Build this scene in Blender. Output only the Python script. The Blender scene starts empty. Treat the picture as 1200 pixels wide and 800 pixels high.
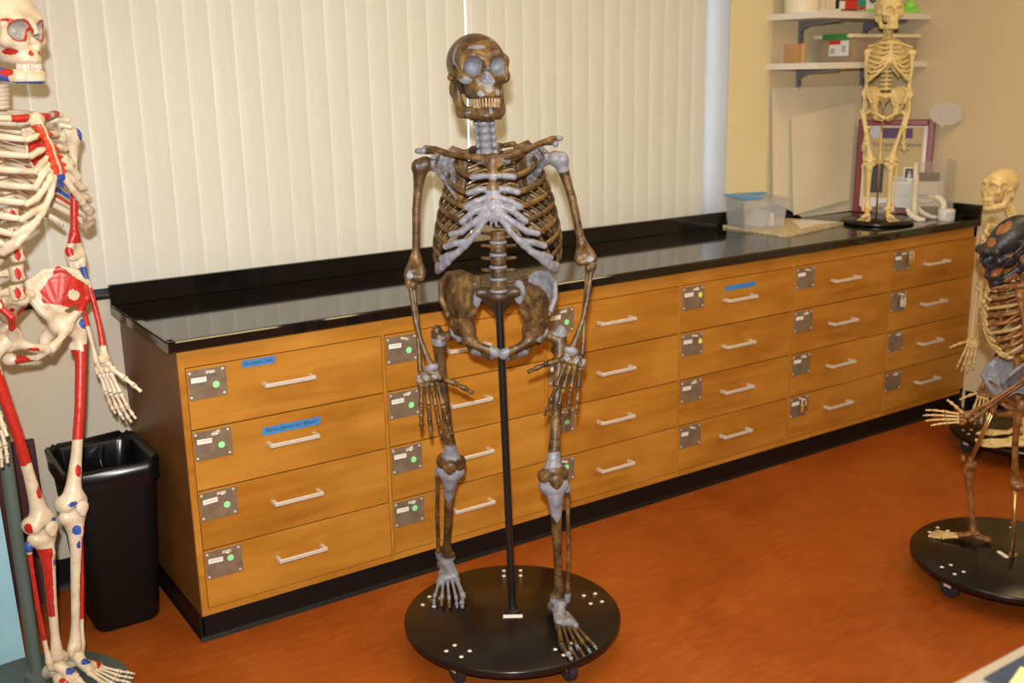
import bpy, math, random
import numpy as np
from mathutils import Vector, Matrix, Euler
random.seed(7); RNG = np.random.default_rng(7)
SC = bpy.context.scene
COL = SC.collection
# ------------------------------------------------------------------ camera
CAM_F = 1239.58
CAM_LOC = Vector((-0.7607, -2.8252, 1.6003)); CAM_ROT = Euler((1.3227, 0.0189, -0.5914), 'XYZ')
cam = bpy.data.objects.new('camera', bpy.data.cameras.new('camera')); COL.objects.link(cam)
cam.location = CAM_LOC; cam.rotation_euler = CAM_ROT
cam.data.sensor_width = 36.0; cam.data.lens = CAM_F/1200*36; cam.data.clip_start = 0.05
cam.data.dof.use_dof = True; cam.data.dof.focus_distance = 2.95; cam.data.dof.aperture_fstop = 3.2
SC.camera = cam
# ------------------------------------------------------------------ world, lights, exposure
world = bpy.data.worlds.new('world'); SC.world = world; world.use_nodes = True
world.node_tree.nodes['Background'].inputs[0].default_value = (0.88, 0.93, 1.0, 1)
world.node_tree.nodes['Background'].inputs[1].default_value = 2.2
# the camera's own flash, a hand's width above the lens, with the soft-edged beam of its reflector
fl = bpy.data.lights.new('camera_flash', 'SPOT'); fl.energy = 372; fl.color = (0.985, 0.98, 0.98); fl.shadow_soft_size = 0.025; fl.spot_size = math.radians(86); fl.spot_blend = 1.0
FLASH = bpy.data.objects.new('camera_flash', fl); COL.objects.link(FLASH); FLASH.location = CAM_LOC + Vector((-0.03, -0.02, 0.15)); FLASH.rotation_euler = CAM_ROT
def ceiling_lamp(x, y, w, d, power):
    l = bpy.data.lights.new('ceiling_lamp_light', 'AREA'); l.shape = 'RECTANGLE'; l.size = w; l.size_y = d
    l.energy = power; l.color = (1.0, 0.72, 0.34)
    o = bpy.data.objects.new('ceiling_lamp_light', l); COL.objects.link(o); o.location = (x, y, 2.715); return o
CEIL_SPOTS = [(-0.9, -1.1), (1.0, -1.1), (2.7, -1.1), (-0.9, -3.4), (1.0, -3.4), (2.7, -3.4)]
for cx, cy in CEIL_SPOTS: ceiling_lamp(cx, cy, 1.15, 0.55, 10)
vs = SC.view_settings; vs.view_transform = 'Standard'; vs.look = 'None'; vs.exposure = 0.26; vs.gamma = 1.0; vs.use_curve_mapping = False
# ------------------------------------------------------------------ measured frame of the room
H = 0.914; DEP = 0.626; LEN = 3.719                     # worktop height, depth, length; wall_back at y = DEP, wall_right at x = LEN
RM = CAM_ROT.to_matrix()
def ray(px, py): return RM @ Vector(((px-600)/CAM_F, -(py-400)/CAM_F, -1.0))
def atz(px, py, z): d = ray(px, py); return CAM_LOC + d*((z-CAM_LOC.z)/d.z)
def aty(px, py, y): d = ray(px, py); return CAM_LOC + d*((y-CAM_LOC.y)/d.y)
def plane_at(c):
    """points on the upright plane through c that faces the photographer; o moves them towards the viewer"""
    c = Vector(c); n = Vector((CAM_LOC.x-c.x, CAM_LOC.y-c.y, 0)).normalized()
    def F(px, py, o=0.0):
        d = ray(px, py); t = ((c + n*o - CAM_LOC).dot(n))/d.dot(n); return CAM_LOC + d*t
    return F
# ------------------------------------------------------------------ materials
MATS = {}
def mat(name, col, rough=0.5, metal=0.0, spec=0.5, build=None, **kw):
    m = bpy.data.materials.new(name); m.use_nodes = True; nt = m.node_tree; b = nt.nodes['Principled BSDF']
    b.inputs['Base Color'].default_value = (*col, 1); b.inputs['Roughness'].default_value = rough
    b.inputs['Metallic'].default_value = metal; b.inputs['Specular IOR Level'].default_value = spec
    for k, v in kw.items(): b.inputs[k.replace('_', ' ')].default_value = v
    if build: build(nt, b)
    MATS[name] = m; return m
def nd(nt, t, **kw):
    n = nt.nodes.new(t)
    for k, v in kw.items():
        if k in n.inputs: n.inputs[k].default_value = v
        else: setattr(n, k, v)
    return n
def coords(nt, scale=(1, 1, 1), kind='Object', rnd=False):
    tc = nd(nt, 'ShaderNodeTexCoord'); mp = nd(nt, 'ShaderNodeMapping'); mp.inputs['Scale'].default_value = scale
    nt.links.new(tc.outputs[kind], mp.inputs['Vector'])
    if rnd:
        oi = nd(nt, 'ShaderNodeObjectInfo'); mu = nd(nt, 'ShaderNodeVectorMath', operation='MULTIPLY_ADD')
        nt.links.new(oi.outputs['Random'], mu.inputs[0]); mu.inputs[1].default_value = (37, 53, 71); nt.links.new(mp.outputs[0], mu.inputs[2])
        return mu.outputs[0]
    return mp.outputs[0]
def noise(nt, vec, scale, detail=4, rough=0.55, dist=0.0):
    n = nd(nt, 'ShaderNodeTexNoise'); n.inputs['Scale'].default_value = scale; n.inputs['Detail'].default_value = detail
    n.inputs['Roughness'].default_value = rough; n.inputs['Distortion'].default_value = dist
    nt.links.new(vec, n.inputs['Vector']); return n.outputs['Fac']
def ramp(nt, fac, stops):
    r = nd(nt, 'ShaderNodeValToRGB'); e = r.color_ramp.elements
    while len(e) < len(stops): e.new(0.5)
    for i, (p, c) in enumerate(stops): e[i].position = p; e[i].color = (*c, 1) if len(c) == 3 else c
    nt.links.new(fac, r.inputs[0]); return r.outputs[0]
def bump(nt, b, fac, strength, dist=0.01):
    n = nd(nt, 'ShaderNodeBump'); n.inputs['Strength'].default_value = strength; n.inputs['Distance'].default_value = dist
    nt.links.new(fac, n.inputs['Height']); nt.links.new(n.outputs[0], b.inputs['Normal'])
def mixc(nt, fac, a, bb, mode='MIX'):
    n = nd(nt, 'ShaderNodeMix', data_type='RGBA', blend_type=mode)
    for s, v in ((0, fac), (6, a), (7, bb)):
        if hasattr(v, 'links'): nt.links.new(v, n.inputs[s])
        else: n.inputs[s].default_value = v if s == 0 else (*v, 1)
    return n.outputs[2]
def mottled(c1, c2, scale, bs=0.0, stretch=(1, 1, 1), lo=0.3, hi=0.7, rnd=False):
    def f(nt, b):
        v = coords(nt, stretch, rnd=rnd); n = noise(nt, v, scale)
        nt.links.new(ramp(nt, n, [(lo, c1), (hi, c2)]), b.inputs['Base Color'])
        if bs: bump(nt, b, n, bs)
    return f
def wood(c1, c2, c3, stretch):
    def f(nt, b):
        v = coords(nt, stretch, rnd=True); n = noise(nt, v, 3.2, 6, 0.6, 0.35)
        v2 = coords(nt, (1.2, 1.2, 1.8), rnd=True); n2 = noise(nt, v2, 2.2, 3)
        base = ramp(nt, n, [(0.25, c1), (0.5, c2), (0.78, c3)])
        dark = ramp(nt, n2, [(0.32, (0.80, 0.72, 0.62)), (0.62, (1, 1, 1))])
        nt.links.new(mixc(nt, 1.0, base, dark, 'MULTIPLY'), b.inputs['Base Color'])
        bump(nt, b, n, 0.04, 0.004)
    return f
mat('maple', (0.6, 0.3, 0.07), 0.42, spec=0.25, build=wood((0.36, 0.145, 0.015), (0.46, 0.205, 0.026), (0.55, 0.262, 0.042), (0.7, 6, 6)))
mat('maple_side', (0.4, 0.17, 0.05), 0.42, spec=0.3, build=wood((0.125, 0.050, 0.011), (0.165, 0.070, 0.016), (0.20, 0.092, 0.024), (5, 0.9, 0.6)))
mat('black_top', (0.012, 0.012, 0.011), 0.07, spec=0.75, build=mottled((0.004, 0.004, 0.004), (0.007, 0.007, 0.006), 60))
mat('toe_black', (0.006, 0.005, 0.005), 0.45, spec=0.25)
mat('steel', (0.72, 0.68, 0.60), 0.38, 0.35)
mat('plate_metal', (0.24, 0.20, 0.16), 0.42, 0.35, build=mottled((0.20, 0.15, 0.10), (0.29, 0.225, 0.155), 30, rnd=True))
mat('paper', (0.80, 0.78, 0.74), 0.7)
mat('green_dot', (0.30, 0.85, 0.36), 0.6); mat('yellow_dot', (0.85, 0.78, 0.18), 0.6)
mat('blue_tape', (0.035, 0.20, 0.50), 0.6, build=mottled((0.03, 0.17, 0.45), (0.05, 0.24, 0.56), 40))
mat('ink', (0.012, 0.014, 0.03), 0.6)
mat('brass', (0.75, 0.50, 0.18), 0.3, 0.9)
mat('floor', (0.4, 0.12, 0.03), 0.36, spec=0.28, build=None)
def floor_build(nt, b):
    v = coords(nt, (1, 1, 1)); n1 = noise(nt, v, 2.3, 7, 0.62, 0.6)
    v2 = coords(nt, (9, 40, 9)); n2 = noise(nt, v2, 1.3, 5, 0.6)
    a = ramp(nt, n1, [(0.25, (0.245, 0.051, 0.006)), (0.5, (0.325, 0.077, 0.009)), (0.75, (0.385, 0.108, 0.016))])
    s = ramp(nt, n2, [(0.3, (0.80, 0.74, 0.68)), (0.7, (1.08, 1.10, 1.12))])
    nt.links.new(mixc(nt, 1.0, a, s, 'MULTIPLY'), b.inputs['Base Color'])
floor_build(MATS['floor'].node_tree, MATS['floor'].node_tree.nodes['Principled BSDF'])
def wall_build(c1, c2):
    def f(nt, b):
        v = coords(nt); n = noise(nt, v, 1.5, 3); nt.links.new(ramp(nt, n, [(0.3, c1), (0.7, c2)]), b.inputs['Base Color'])
        n2 = noise(nt, v, 160, 3); bump(nt, b, n2, 0.12, 0.002)
    return f
mat('wall_paint', (0.5, 0.44, 0.34), 0.8, build=wall_build((0.55, 0.485, 0.375), (0.60, 0.53, 0.415)))
mat('wall_yellow', (0.6, 0.46, 0.24), 0.8, build=wall_build((0.72, 0.63, 0.36), (0.75, 0.66, 0.39)))  # yellower tone on the pier than on the walls beside it
mat('wall_warmlit', (0.6, 0.5, 0.3), 0.8, build=wall_build((0.66, 0.55, 0.335), (0.70, 0.585, 0.365)))  # beige wall paint with the yellow of the room light put into the colour
mat('jamb_grey', (0.5, 0.5, 0.5), 0.7, build=wall_build((0.47, 0.47, 0.47), (0.51, 0.51, 0.50)))
mat('ceiling_white', (0.8, 0.78, 0.72), 0.9, build=mottled((0.74, 0.72, 0.66), (0.82, 0.80, 0.75), 30))
def blind_build(nt, b):
    mottled((0.715, 0.705, 0.615), (0.745, 0.735, 0.65), 6, stretch=(10, 10, 0.6), rnd=True)(nt, b)
    tr = nd(nt, 'ShaderNodeBsdfTranslucent'); tr.inputs[0].default_value = (0.74, 0.68, 0.52, 1); mx = nd(nt, 'ShaderNodeMixShader'); mx.inputs[0].default_value = 0.13
    nt.links.new(b.outputs[0], mx.inputs[1]); nt.links.new(tr.outputs[0], mx.inputs[2]); nt.links.new(mx.outputs[0], nt.nodes['Material Output'].inputs[0])
mat('blind', (0.73, 0.72, 0.63), 0.6, spec=0.3, build=blind_build)
mat('black_base', (0.016, 0.011, 0.008), 0.24, spec=0.35, build=mottled((0.008, 0.006, 0.0045), (0.014, 0.010, 0.007), 14))
mat('black_metal', (0.010, 0.010, 0.010), 0.3, 0.0); mat('rubber', (0.02, 0.02, 0.022), 0.5)
mat('bolt_white', (0.82, 0.80, 0.72), 0.3, 0.3)
mat('bin_plastic', (0.005, 0.005, 0.005), 0.5, spec=0.25, build=mottled((0.004, 0.004, 0.004), (0.007, 0.006, 0.006), 90, 0.1))
mat('liner', (0.004, 0.004, 0.005), 0.24, spec=0.4)
mat('stand_green', (0.10, 0.140, 0.128), 0.5); mat('maroon', (0.055, 0.008, 0.010), 0.45)
mat('frame_red', (0.21, 0.018, 0.022), 0.32, build=mottled((0.17, 0.010, 0.010), (0.26, 0.022, 0.020), 20))
mat('sky_blue', (0.32, 0.62, 0.78), 0.55, build=mottled((0.30, 0.60, 0.76), (0.36, 0.66, 0.80), 8))
mat('pink_print', (0.75, 0.50, 0.45), 0.6)
mat('foam_board', (0.62, 0.56, 0.47), 0.75, build=mottled((0.69, 0.62, 0.45), (0.74, 0.67, 0.50), 5))
mat('shelf_white', (0.72, 0.68, 0.60), 0.5); mat('bracket_grey', (0.22, 0.22, 0.25), 0.45, 0.4)
mat('cardboard', (0.45, 0.26, 0.10), 0.8, build=mottled((0.42, 0.24, 0.09), (0.48, 0.28, 0.11), 20)); mat('packing_tape', (0.60, 0.40, 0.18), 0.3)
mat('cream_plastic', (0.80, 0.72, 0.52), 0.4); mat('cream', (0.74, 0.66, 0.47), 0.6)
mat('mat_cream', (0.70, 0.60, 0.40), 0.6, build=mottled((0.50, 0.40, 0.24), (0.68, 0.57, 0.38), 70, lo=0.42, hi=0.6))
mat('lid_blue', (0.06, 0.30, 0.62), 0.4); mat('red_print', (0.62, 0.03, 0.03), 0.5); mat('green_print', (0.04, 0.25, 0.05), 0.5)
mat('teal_print', (0.03, 0.30, 0.25), 0.5); mat('lime', (0.28, 0.75, 0.10), 0.5); mat('dark_print', (0.03, 0.025, 0.03), 0.5)
mat('grey_print', (0.45, 0.45, 0.44), 0.6); mat('plum_print', (0.07, 0.02, 0.10), 0.5); mat('poster_cream', (0.52, 0.41, 0.19), 0.6)
mat('tan_print', (0.55, 0.42, 0.22), 0.6); mat('pale_blue_print', (0.52, 0.58, 0.68), 0.6)
mat('plaster', (0.74, 0.68, 0.56), 0.6); mat('blue_cloth', (0.06, 0.09, 0.17), 0.8, build=mottled((0.022, 0.036, 0.075), (0.045, 0.066, 0.11), 60, 0.5))
mat('table_edge', (0.40, 0.355, 0.29), 0.5); mat('yellow_paper', (0.85, 0.80, 0.36), 0.7); mat('skin_print', (0.45, 0.28, 0.2), 0.6)
mat('bubble_card', (0.52, 0.48, 0.42), 0.7)
mat('dark_wood', (0.075, 0.035, 0.018), 0.4)
def clear_plastic(name, tint, alpha):
    def f(nt, b):
        tr = nd(nt, 'ShaderNodeBsdfTransparent'); tr.inputs[0].default_value = (0.96, 0.96, 0.95, 1); mx = nd(nt, 'ShaderNodeMixShader'); mx.inputs[0].default_value = alpha
        nt.links.new(tr.outputs[0], mx.inputs[1]); nt.links.new(b.outputs[0], mx.inputs[2]); nt.links.new(mx.outputs[0], nt.nodes['Material Output'].inputs[0])
    mat(name, tint, 0.22, build=f)
clear_plastic('frosted_plastic', (0.70, 0.70, 0.70), 0.27); clear_plastic('clear_acrylic', (0.75, 0.72, 0.66), 0.14)
clear_plastic('bin_clear', (0.50, 0.39, 0.27), 0.66); clear_plastic('window_glass', (0.8, 0.85, 0.9), 0.1)
def lamp_glow(nt, b):
    b.inputs['Emission Color'].default_value = (1, 0.82, 0.55, 1); b.inputs['Emission Strength'].default_value = 1.6
mat('lamp_diffuser', (0.8, 0.78, 0.7), 0.5, build=lamp_glow)
# bone materials: an own colour, and a 'paint' colour attribute for filler putty and painted muscle marks
def bone_mat(name, stops, scale, rough, bstr, edge=0.3, fine=None):
    def f(nt, b):
        v = coords(nt); n = noise(nt, v, scale, 6, 0.62, 0.4); base = ramp(nt, n, stops)
        if fine:
            n3 = noise(nt, v, fine[0], 4, 0.6); base = mixc(nt, 1.0, base, ramp(nt, n3, [(0.3, fine[1]), (0.7, fine[2])]), 'MULTIPLY')
        at = nd(nt, 'ShaderNodeAttribute', attribute_name='paint'); n2 = noise(nt, v, 75, 3)
        ad = nd(nt, 'ShaderNodeMath', operation='MULTIPLY_ADD'); nt.links.new(n2, ad.inputs[0]); ad.inputs[1].default_value = edge; nt.links.new(at.outputs['Alpha'], ad.inputs[2])
        st = nd(nt, 'ShaderNodeMapRange', interpolation_type='SMOOTHSTEP'); nt.links.new(ad.outputs[0], st.inputs[0])
        st.inputs[1].default_value = 0.5+edge*0.5-0.09; st.inputs[2].default_value = 0.5+edge*0.5+0.09
        pc = mixc(nt, 1.0, at.outputs['Color'], ramp(nt, n2, [(0.35, (0.78, 0.78, 0.78)), (0.65, (1.1, 1.1, 1.1))]), 'MULTIPLY')
        nt.links.new(mixc(nt, st.outputs[0], base, pc), b.inputs['Base Color'])
        if bstr: bump(nt, b, noise(nt, v, 130, 4), bstr, 0.003)
    mat(name, stops[1][1], rough, build=f)
bone_mat('bone_fossil', [(0.30, (0.026, 0.015, 0.007)), (0.46, (0.085, 0.047, 0.017)), (0.60, (0.185, 0.107, 0.035)), (0.80, (0.40, 0.245, 0.080))], 22, 0.42, 0.5, 0.35, (70, (0.55, 0.52, 0.5), (1.12, 1.1, 1.05)))
bone_mat('bone_cream', [(0.3, (0.54, 0.44, 0.29)), (0.52, (0.72, 0.62, 0.46)), (0.8, (0.80, 0.72, 0.58))], 16, 0.36, 0.25, 0.1)
bone_mat('bone_yellow', [(0.3, (0.64, 0.49, 0.20)), (0.55, (0.76, 0.60, 0.265)), (0.8, (0.80, 0.66, 0.33))], 16, 0.4, 0.2, 0.1)
bone_mat('bone_ape', [(0.30, (0.10, 0.040, 0.014)), (0.5, (0.26, 0.115, 0.035)), (0.75, (0.42, 0.22, 0.07))], 26, 0.3, 0.5, 0.3, (60, (0.6, 0.55, 0.5), (1.1, 1.1, 1.1)))
bone_mat('bone_black', [(0.30, (0.010, 0.010, 0.012)), (0.52, (0.020, 0.019, 0.022)), (0.75, (0.050, 0.040, 0.036))], 18, 0.4, 0.6, 0.9)
mat('tooth_old', (0.30, 0.20, 0.10), 0.4, build=mottled((0.2, 0.12, 0.05), (0.42, 0.31, 0.18), 60)); mat('tooth_white', (0.72, 0.66, 0.55), 0.3)
mat('putty', (0.34, 0.35, 0.38), 0.6, build=mottled((0.27, 0.28, 0.31), (0.42, 0.43, 0.46), 50, 0.5))
# ------------------------------------------------------------------ objects and mesh helpers
def link(o, parent=None, label=None, cat=None, group=None, kind=None):
    if not o.users_collection: COL.objects.link(o)
    if parent is not None: o.parent = parent
    if label: o['label'] = label
    if cat: o['category'] = cat
    if group: o['group'] = group
    if kind: o['kind'] = kind
    return o
def thing(name, loc, label, cat, rz=0.0, group=None):
    o = bpy.data.objects.new(name, None); o.empty_display_size = 0.05; o.location = loc; o.rotation_euler = (0, 0, rz)
    return link(o, None, label, cat, group)
class MB:
    def __init__(s): s.v = []; s.f = []
    def add(s, v, f):
        n = len(s.v); s.v += [tuple(p) for p in v]; s.f += [tuple(n+i for i in q) for q in f]; return s
    def box(s, x0, y0, z0, x1, y1, z1, b=0.0):
        """axis-aligned box, with chamfered edges when b is given"""
        if b <= 0:
            v = [(x, y, z) for x in (x0, x1) for y in (y0, y1) for z in (z0, z1)]
            return s.add(v, [(0, 1, 3, 2), (4, 6, 7, 5), (0, 4, 5, 1), (2, 3, 7, 6), (0, 2, 6, 4), (1, 5, 7, 3)])
        X = ((x0, 1), (x1, -1)); Y = ((y0, 1), (y1, -1)); Z = ((z0, 1), (z1, -1)); v = []; idx = {}
        for i, (x, dx) in enumerate(X):
            for j, (y, dy) in enumerate(Y):
                for k, (z, dz) in enumerate(Z):
                    for a in range(3):
                        p = [x+dx*b, y+dy*b, z+dz*b]; p[a] = (x, y, z)[a]; idx[i, j, k, a] = len(v); v.append(p)
        f = []
        for a in range(3):
            o1, o2 = [q for q in range(3) if q != a]
            for e in (0, 1):
                q = []
                for u, w in ((0, 0), (1, 0), (1, 1), (0, 1)):
                    c = [0, 0, 0]; c[a] = e; c[o1] = u; c[o2] = w; q.append(idx[(*c, a)])
                f.append(q)
            for u in (0, 1):
                for w in (0, 1):
                    c0 = [0, 0, 0]; c0[o1] = u; c0[o2] = w; c1 = list(c0); c0[a] = 0; c1[a] = 1
                    f.append([idx[(*c0, o1)], idx[(*c1, o1)], idx[(*c1, o2)], idx[(*c0, o2)]])
        for i in (0, 1):
            for j in (0, 1):
                for k in (0, 1): f.append([idx[i, j, k, 0], idx[i, j, k, 1], idx[i, j, k, 2]])
        n = len(s.v); cx = np.array([(x0+x1)/2, (y0+y1)/2, (z0+z1)/2]); ff = []
        for q in f:
            P = np.array([v[t] for t in q]); nn = np.cross(P[1]-P[0], P[2]-P[0]); ff.append(q if nn.dot(P.mean(0)-cx) > 0 else q[::-1])
        return s.add(v, ff)
    def lathe(s, prof, c=(0, 0, 0), n=32, ax=2, cap=True):
        v = []; f = []
        for r, h in prof:
            for i in range(n):
                a = 2*math.pi*i/n; p = [r*math.cos(a), r*math.sin(a), h]
                if ax == 1: p = [p[0], p[2], -p[1]]
                if ax == 0: p = [p[2], p[0], p[1]]
                v.append((p[0]+c[0], p[1]+c[1], p[2]+c[2]))
        for k in range(len(prof)-1):
            for i in range(n): j = (i+1) % n; f.append((k*n+i, k*n+j, (k+1)*n+j, (k+1)*n+i))
        if cap: f.append(tuple(range(n))[::-1]); f.append(tuple((len(prof)-1)*n+i for i in range(n)))
        return s.add(v, f)
    def tube(s, pts, radii, n=8, up=None, flat=1.0, sub=4, cap=True):
        P = catmull(np.array([tuple(p) for p in pts], float), sub); R = np.interp(np.linspace(0, 1, len(P)), np.linspace(0, 1, len(radii)), radii) if hasattr(radii, '__len__') else np.full(len(P), radii)
        T = np.gradient(P, axis=0); T /= np.linalg.norm(T, axis=1)[:, None]+1e-12
        u = np.array(up if up is not None else (0.31, 0.17, 0.94), float); v = []; f = []
        for i in range(len(P)):
            b = u - T[i]*T[i].dot(u)
            if np.linalg.norm(b) < 0.08: b = np.cross(T[i], (1, 0.2, 0.1))
            b /= np.linalg.norm(b); a = np.cross(T[i], b)
            if up is None: u = b
            for k in range(n):
                t = 2*math.pi*k/n; v.append(P[i]+R[i]*(math.cos(t)*b+flat*math.sin(t)*a))
        for i in range(len(P)-1):
            for k in range(n): j = (k+1) % n; f.append((i*n+k, (i+1)*n+k, (i+1)*n+j, i*n+j)[::-1])
        if cap: f.append(tuple(range(n))[::-1]); f.append(tuple((len(P)-1)*n+k for k in range(n)))
        return s.add(v, f)
    def prism(s, poly, ax, a0, a1):
        """polygon in the two other axes, extruded along axis ax"""
        n = len(poly); v = []
        for a in (a0, a1):
            for p, q in poly: t = [p, q]; t.insert(ax, a); v.append(t)
        f = [tuple(range(n))[::-1], tuple(range(n, 2*n))] + [(i, (i+1) % n, n+(i+1) % n, n+i) for i in range(n)]
        return s.add(v, f)
    def mesh(s, name, smooth=False):
        m = bpy.data.meshes.new(name); m.from_pydata(s.v, [], s.f); m.update()
        import bmesh
        bm = bmesh.new(); bm.from_mesh(m); bmesh.ops.recalc_face_normals(bm, faces=bm.faces); bm.to_mesh(m); bm.free()
        if smooth: m.shade_smooth() if hasattr(m, 'shade_smooth') else None
        return m
    def obj(s, name, material, parent=None, smooth=False, loc=(0, 0, 0), rot=(0, 0, 0), auto=None, **kw):
        m = s.mesh(name, smooth or auto is not None); m.materials.append(MATS[material]); o = bpy.data.objects.new(name, m); o.location = loc; o.rotation_euler = rot
        if auto is not None: m.set_sharp_from_angle(angle=auto)
        return link(o, parent, **kw)
def catmull(P, sub):
    if len(P) < 3 or sub < 2: return P
    Q = np.vstack([2*P[0]-P[1], P, 2*P[-1]-P[-2]]); out = []
    for i in range(1, len(Q)-2):
        for k in range(sub):
            t = k/sub; a, b, c, d = Q[i-1:i+3]
            out.append(0.5*((2*b)+(c-a)*t+(2*a-5*b+4*c-d)*t*t+(3*b-a-3*c+d)*t**3))
    out.append(P[-1]); return np.array(out)
def inst(mesh, name, parent, loc=(0, 0, 0), rot=(0, 0, 0), scale=None, **kw):
    o = bpy.data.objects.new(name, mesh); o.location = loc; o.rotation_euler = rot
    if scale is not None: o.scale = scale
    return link(o, parent, **kw)
def text_obj(name, body, size, material, parent, loc, rot, align='CENTER', width=None):
    c = bpy.data.curves.new(name, 'FONT'); c.body = body; c.size = size; c.align_x = align; c.align_y = 'CENTER'; c.resolution_u = 2
    t = bpy.data.objects.new(name, c); COL.objects.link(t); dg = bpy.context.evaluated_depsgraph_get(); dg.update()
    m = bpy.data.meshes.new_from_object(t.evaluated_get(dg)); bpy.data.objects.remove(t); bpy.data.curves.remove(c)
    m.materials.clear(); m.materials.append(MATS[material]); m.name = name
    if width and len(m.vertices):
        xs = [v.co.x for v in m.vertices]; k = width/(max(xs)-min(xs)); [setattr(v, 'co', Vector((v.co.x*k, v.co.y, v.co.z))) for v in m.vertices]
    return inst(m, name, parent, loc, rot)
# ------------------------------------------------------------------ room
XL, YF, ZC = -2.6, -5.4, 2.75
WX0, WX1, WZ0, WZ1 = -1.95, 2.70, 0.94, 2.45
PX = 2.955
MB().box(XL, YF, -0.06, LEN, DEP+0.2, 0).obj('floor', 'floor', label='orange brown mottled linoleum floor', kind='structure')
MB().box(XL, YF, ZC, LEN, DEP+0.2, ZC+0.06).obj('ceiling', 'ceiling_white', label='off-white ceiling', kind='structure')
w = MB(); w.box(XL, DEP, 0, WX1, DEP+0.2, WZ0); w.box(XL, DEP, WZ0, WX0, DEP+0.2, ZC); w.box(WX0, DEP, WZ1, WX1, DEP+0.2, ZC)
w.obj('wall_back', 'wall_paint', label='beige painted wall under the window', kind='structure')
MB().box(WX1, DEP-0.012, 0.0, PX, DEP+0.2, ZC).obj('wall_pier', 'wall_yellow', label='yellow pier between window and shelves', kind='structure')
MB().box(WX1-0.006, DEP-0.004, WZ0, WX1-0.001, DEP+0.15, WZ1).obj('trim_2', 'jamb_grey', label='pale window jamb beside the blind', kind='structure')
MB().box(PX, DEP, 0, LEN, DEP+0.2, ZC).obj('wall_back_right', 'wall_warmlit', label='beige wall behind the shelves', kind='structure')
MB().box(LEN, YF, 0, LEN+0.1, DEP+0.2, ZC).obj('wall_right', 'wall_warmlit', label='beige right-hand wall', kind='structure')
MB().box(XL-0.1, YF, 0, XL, DEP+0.2, ZC).obj('wall_left', 'wall_paint', label='beige left-hand wall', kind='structure')
MB().box(XL, YF-0.1, 0, LEN, YF, ZC).obj('wall_front', 'wall_paint', label='beige wall behind the photographer', kind='structure')
def base_prof(h, d): return [(0, 0), (-d-0.008, 0), (-d-0.006, 0.004), (-d-0.001, 0.012), (-d, 0.02), (-d, h-0.002), (-d+0.002, h), (0, h)]
def baseboard(name, lab, x0, x1): MB().prism([(DEP+a, b) for a, b in base_prof(0.10, 0.008)], 0, x0, x1).obj(name, 'toe_black', label=lab, kind='structure')
baseboard('baseboard_back', 'black cove base along the wall under the window', XL, 0.0)
MB().prism([(LEN+a, b) for a, b in base_prof(0.092, 0.008)], 1, YF, 0.0).obj('baseboard_right', 'toe_black', label='black cove base along the right-hand wall', kind='structure')
t = MB(); t.prism([(0.024+a, b) for a, b in base_prof(0.078, 0.004)], 0, 0.014, LEN); t.prism([(0.028+a, b) for a, b in base_prof(0.078, 0.004)], 1, 0.02, DEP)
t.obj('baseboard_cabinets', 'toe_black', label='black toe kick under the drawer cabinets', kind='structure')
MB().box(WX0, DEP-0.006, 0.932, WX1, DEP+0.2, 0.942).obj('trim_1', 'toe_black', label='thin dark window sill', kind='structure')
win = MB(); win.box(WX0, DEP+0.165, WZ0, WX1, DEP+0.171, WZ1); wo = win.obj('window_1', 'window_glass', label='window behind the vertical blinds', kind='structure')
fr = MB()
for x in (WX0, 0.6, WX1-0.04): fr.box(x, DEP+0.15, WZ0, x+0.04, DEP+0.19, WZ1)
fr.box(WX0, DEP+0.15, WZ0, WX1, DEP+0.19, WZ0+0.04); fr.box(WX0, DEP+0.15, WZ1-0.04, WX1, DEP+0.19, WZ1); fr.obj('window_frame', 'bracket_grey', wo)
for i, (cx, cy) in enumerate(CEIL_SPOTS):
    row = 'nearer the window' if cy > -2 else 'behind the photographer'
    o = thing('ceiling_light', (cx, cy, 2.72), 'warm ceiling light panel %s, %s' % (row, ('left', 'middle', 'right')[i % 3]), 'ceiling light', group='ceiling lights')
    MB().box(-0.61, -0.31, 0, 0.61, 0.31, 0.03).obj('frame', 'ceiling_white', o); MB().box(-0.58, -0.28, -0.003, 0.58, 0.28, 0.0).obj('diffuser', 'lamp_diffuser', o)
# ------------------------------------------------------------------ vertical blind
bl = thing('vertical_blind', (0, DEP+0.085, 0.952), 'cream vertical blind drawn across the whole window', 'blind')
vm = MB(); VW, VH = 0.089, WZ1-0.952-0.05; nseg = 5; fr_, bk = [], []
for i in range(nseg+1):
    u = i/nseg*2-1; fr_.append((u*VW/2, -0.0032*(1-u*u))); bk.append((u*VW/2, -0.0032*(1-u*u)+0.0012))
vm.prism(fr_+bk[::-1], 2, 0, VH); hem = [(x, y-0.0007) for x, y in fr_]+[(x, y-0.0002) for x, y in fr_][::-1]
vm.prism(hem, 2, 0.0, 0.11)
vmesh = vm.mesh('vane'); vmesh.materials.append(MATS['blind'])
x = 1.404
xs = [x-0.0475-0.0815*k for k in range(41)] + [x+0.0525+0.0815*k for k in range(16)]
for x in xs:
    if WX0+0.03 < x < WX1-0.035: inst(vmesh, 'vane', bl, (x, random.uniform(-0.002, 0.002), 0), (0, 0, math.radians(-7+random.uniform(-1.2, 1.2))))
MB().box(WX0, -0.025, VH, WX1, 0.025, VH+0.05).obj('headrail', 'ceiling_white', bl)
MB().tube([(1.425, -0.016, VH), (1.425, -0.017, 0.25), (1.425, -0.016, 0.02)], 0.0022, 6).obj('pull_cord', 'paper', bl)
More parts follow.
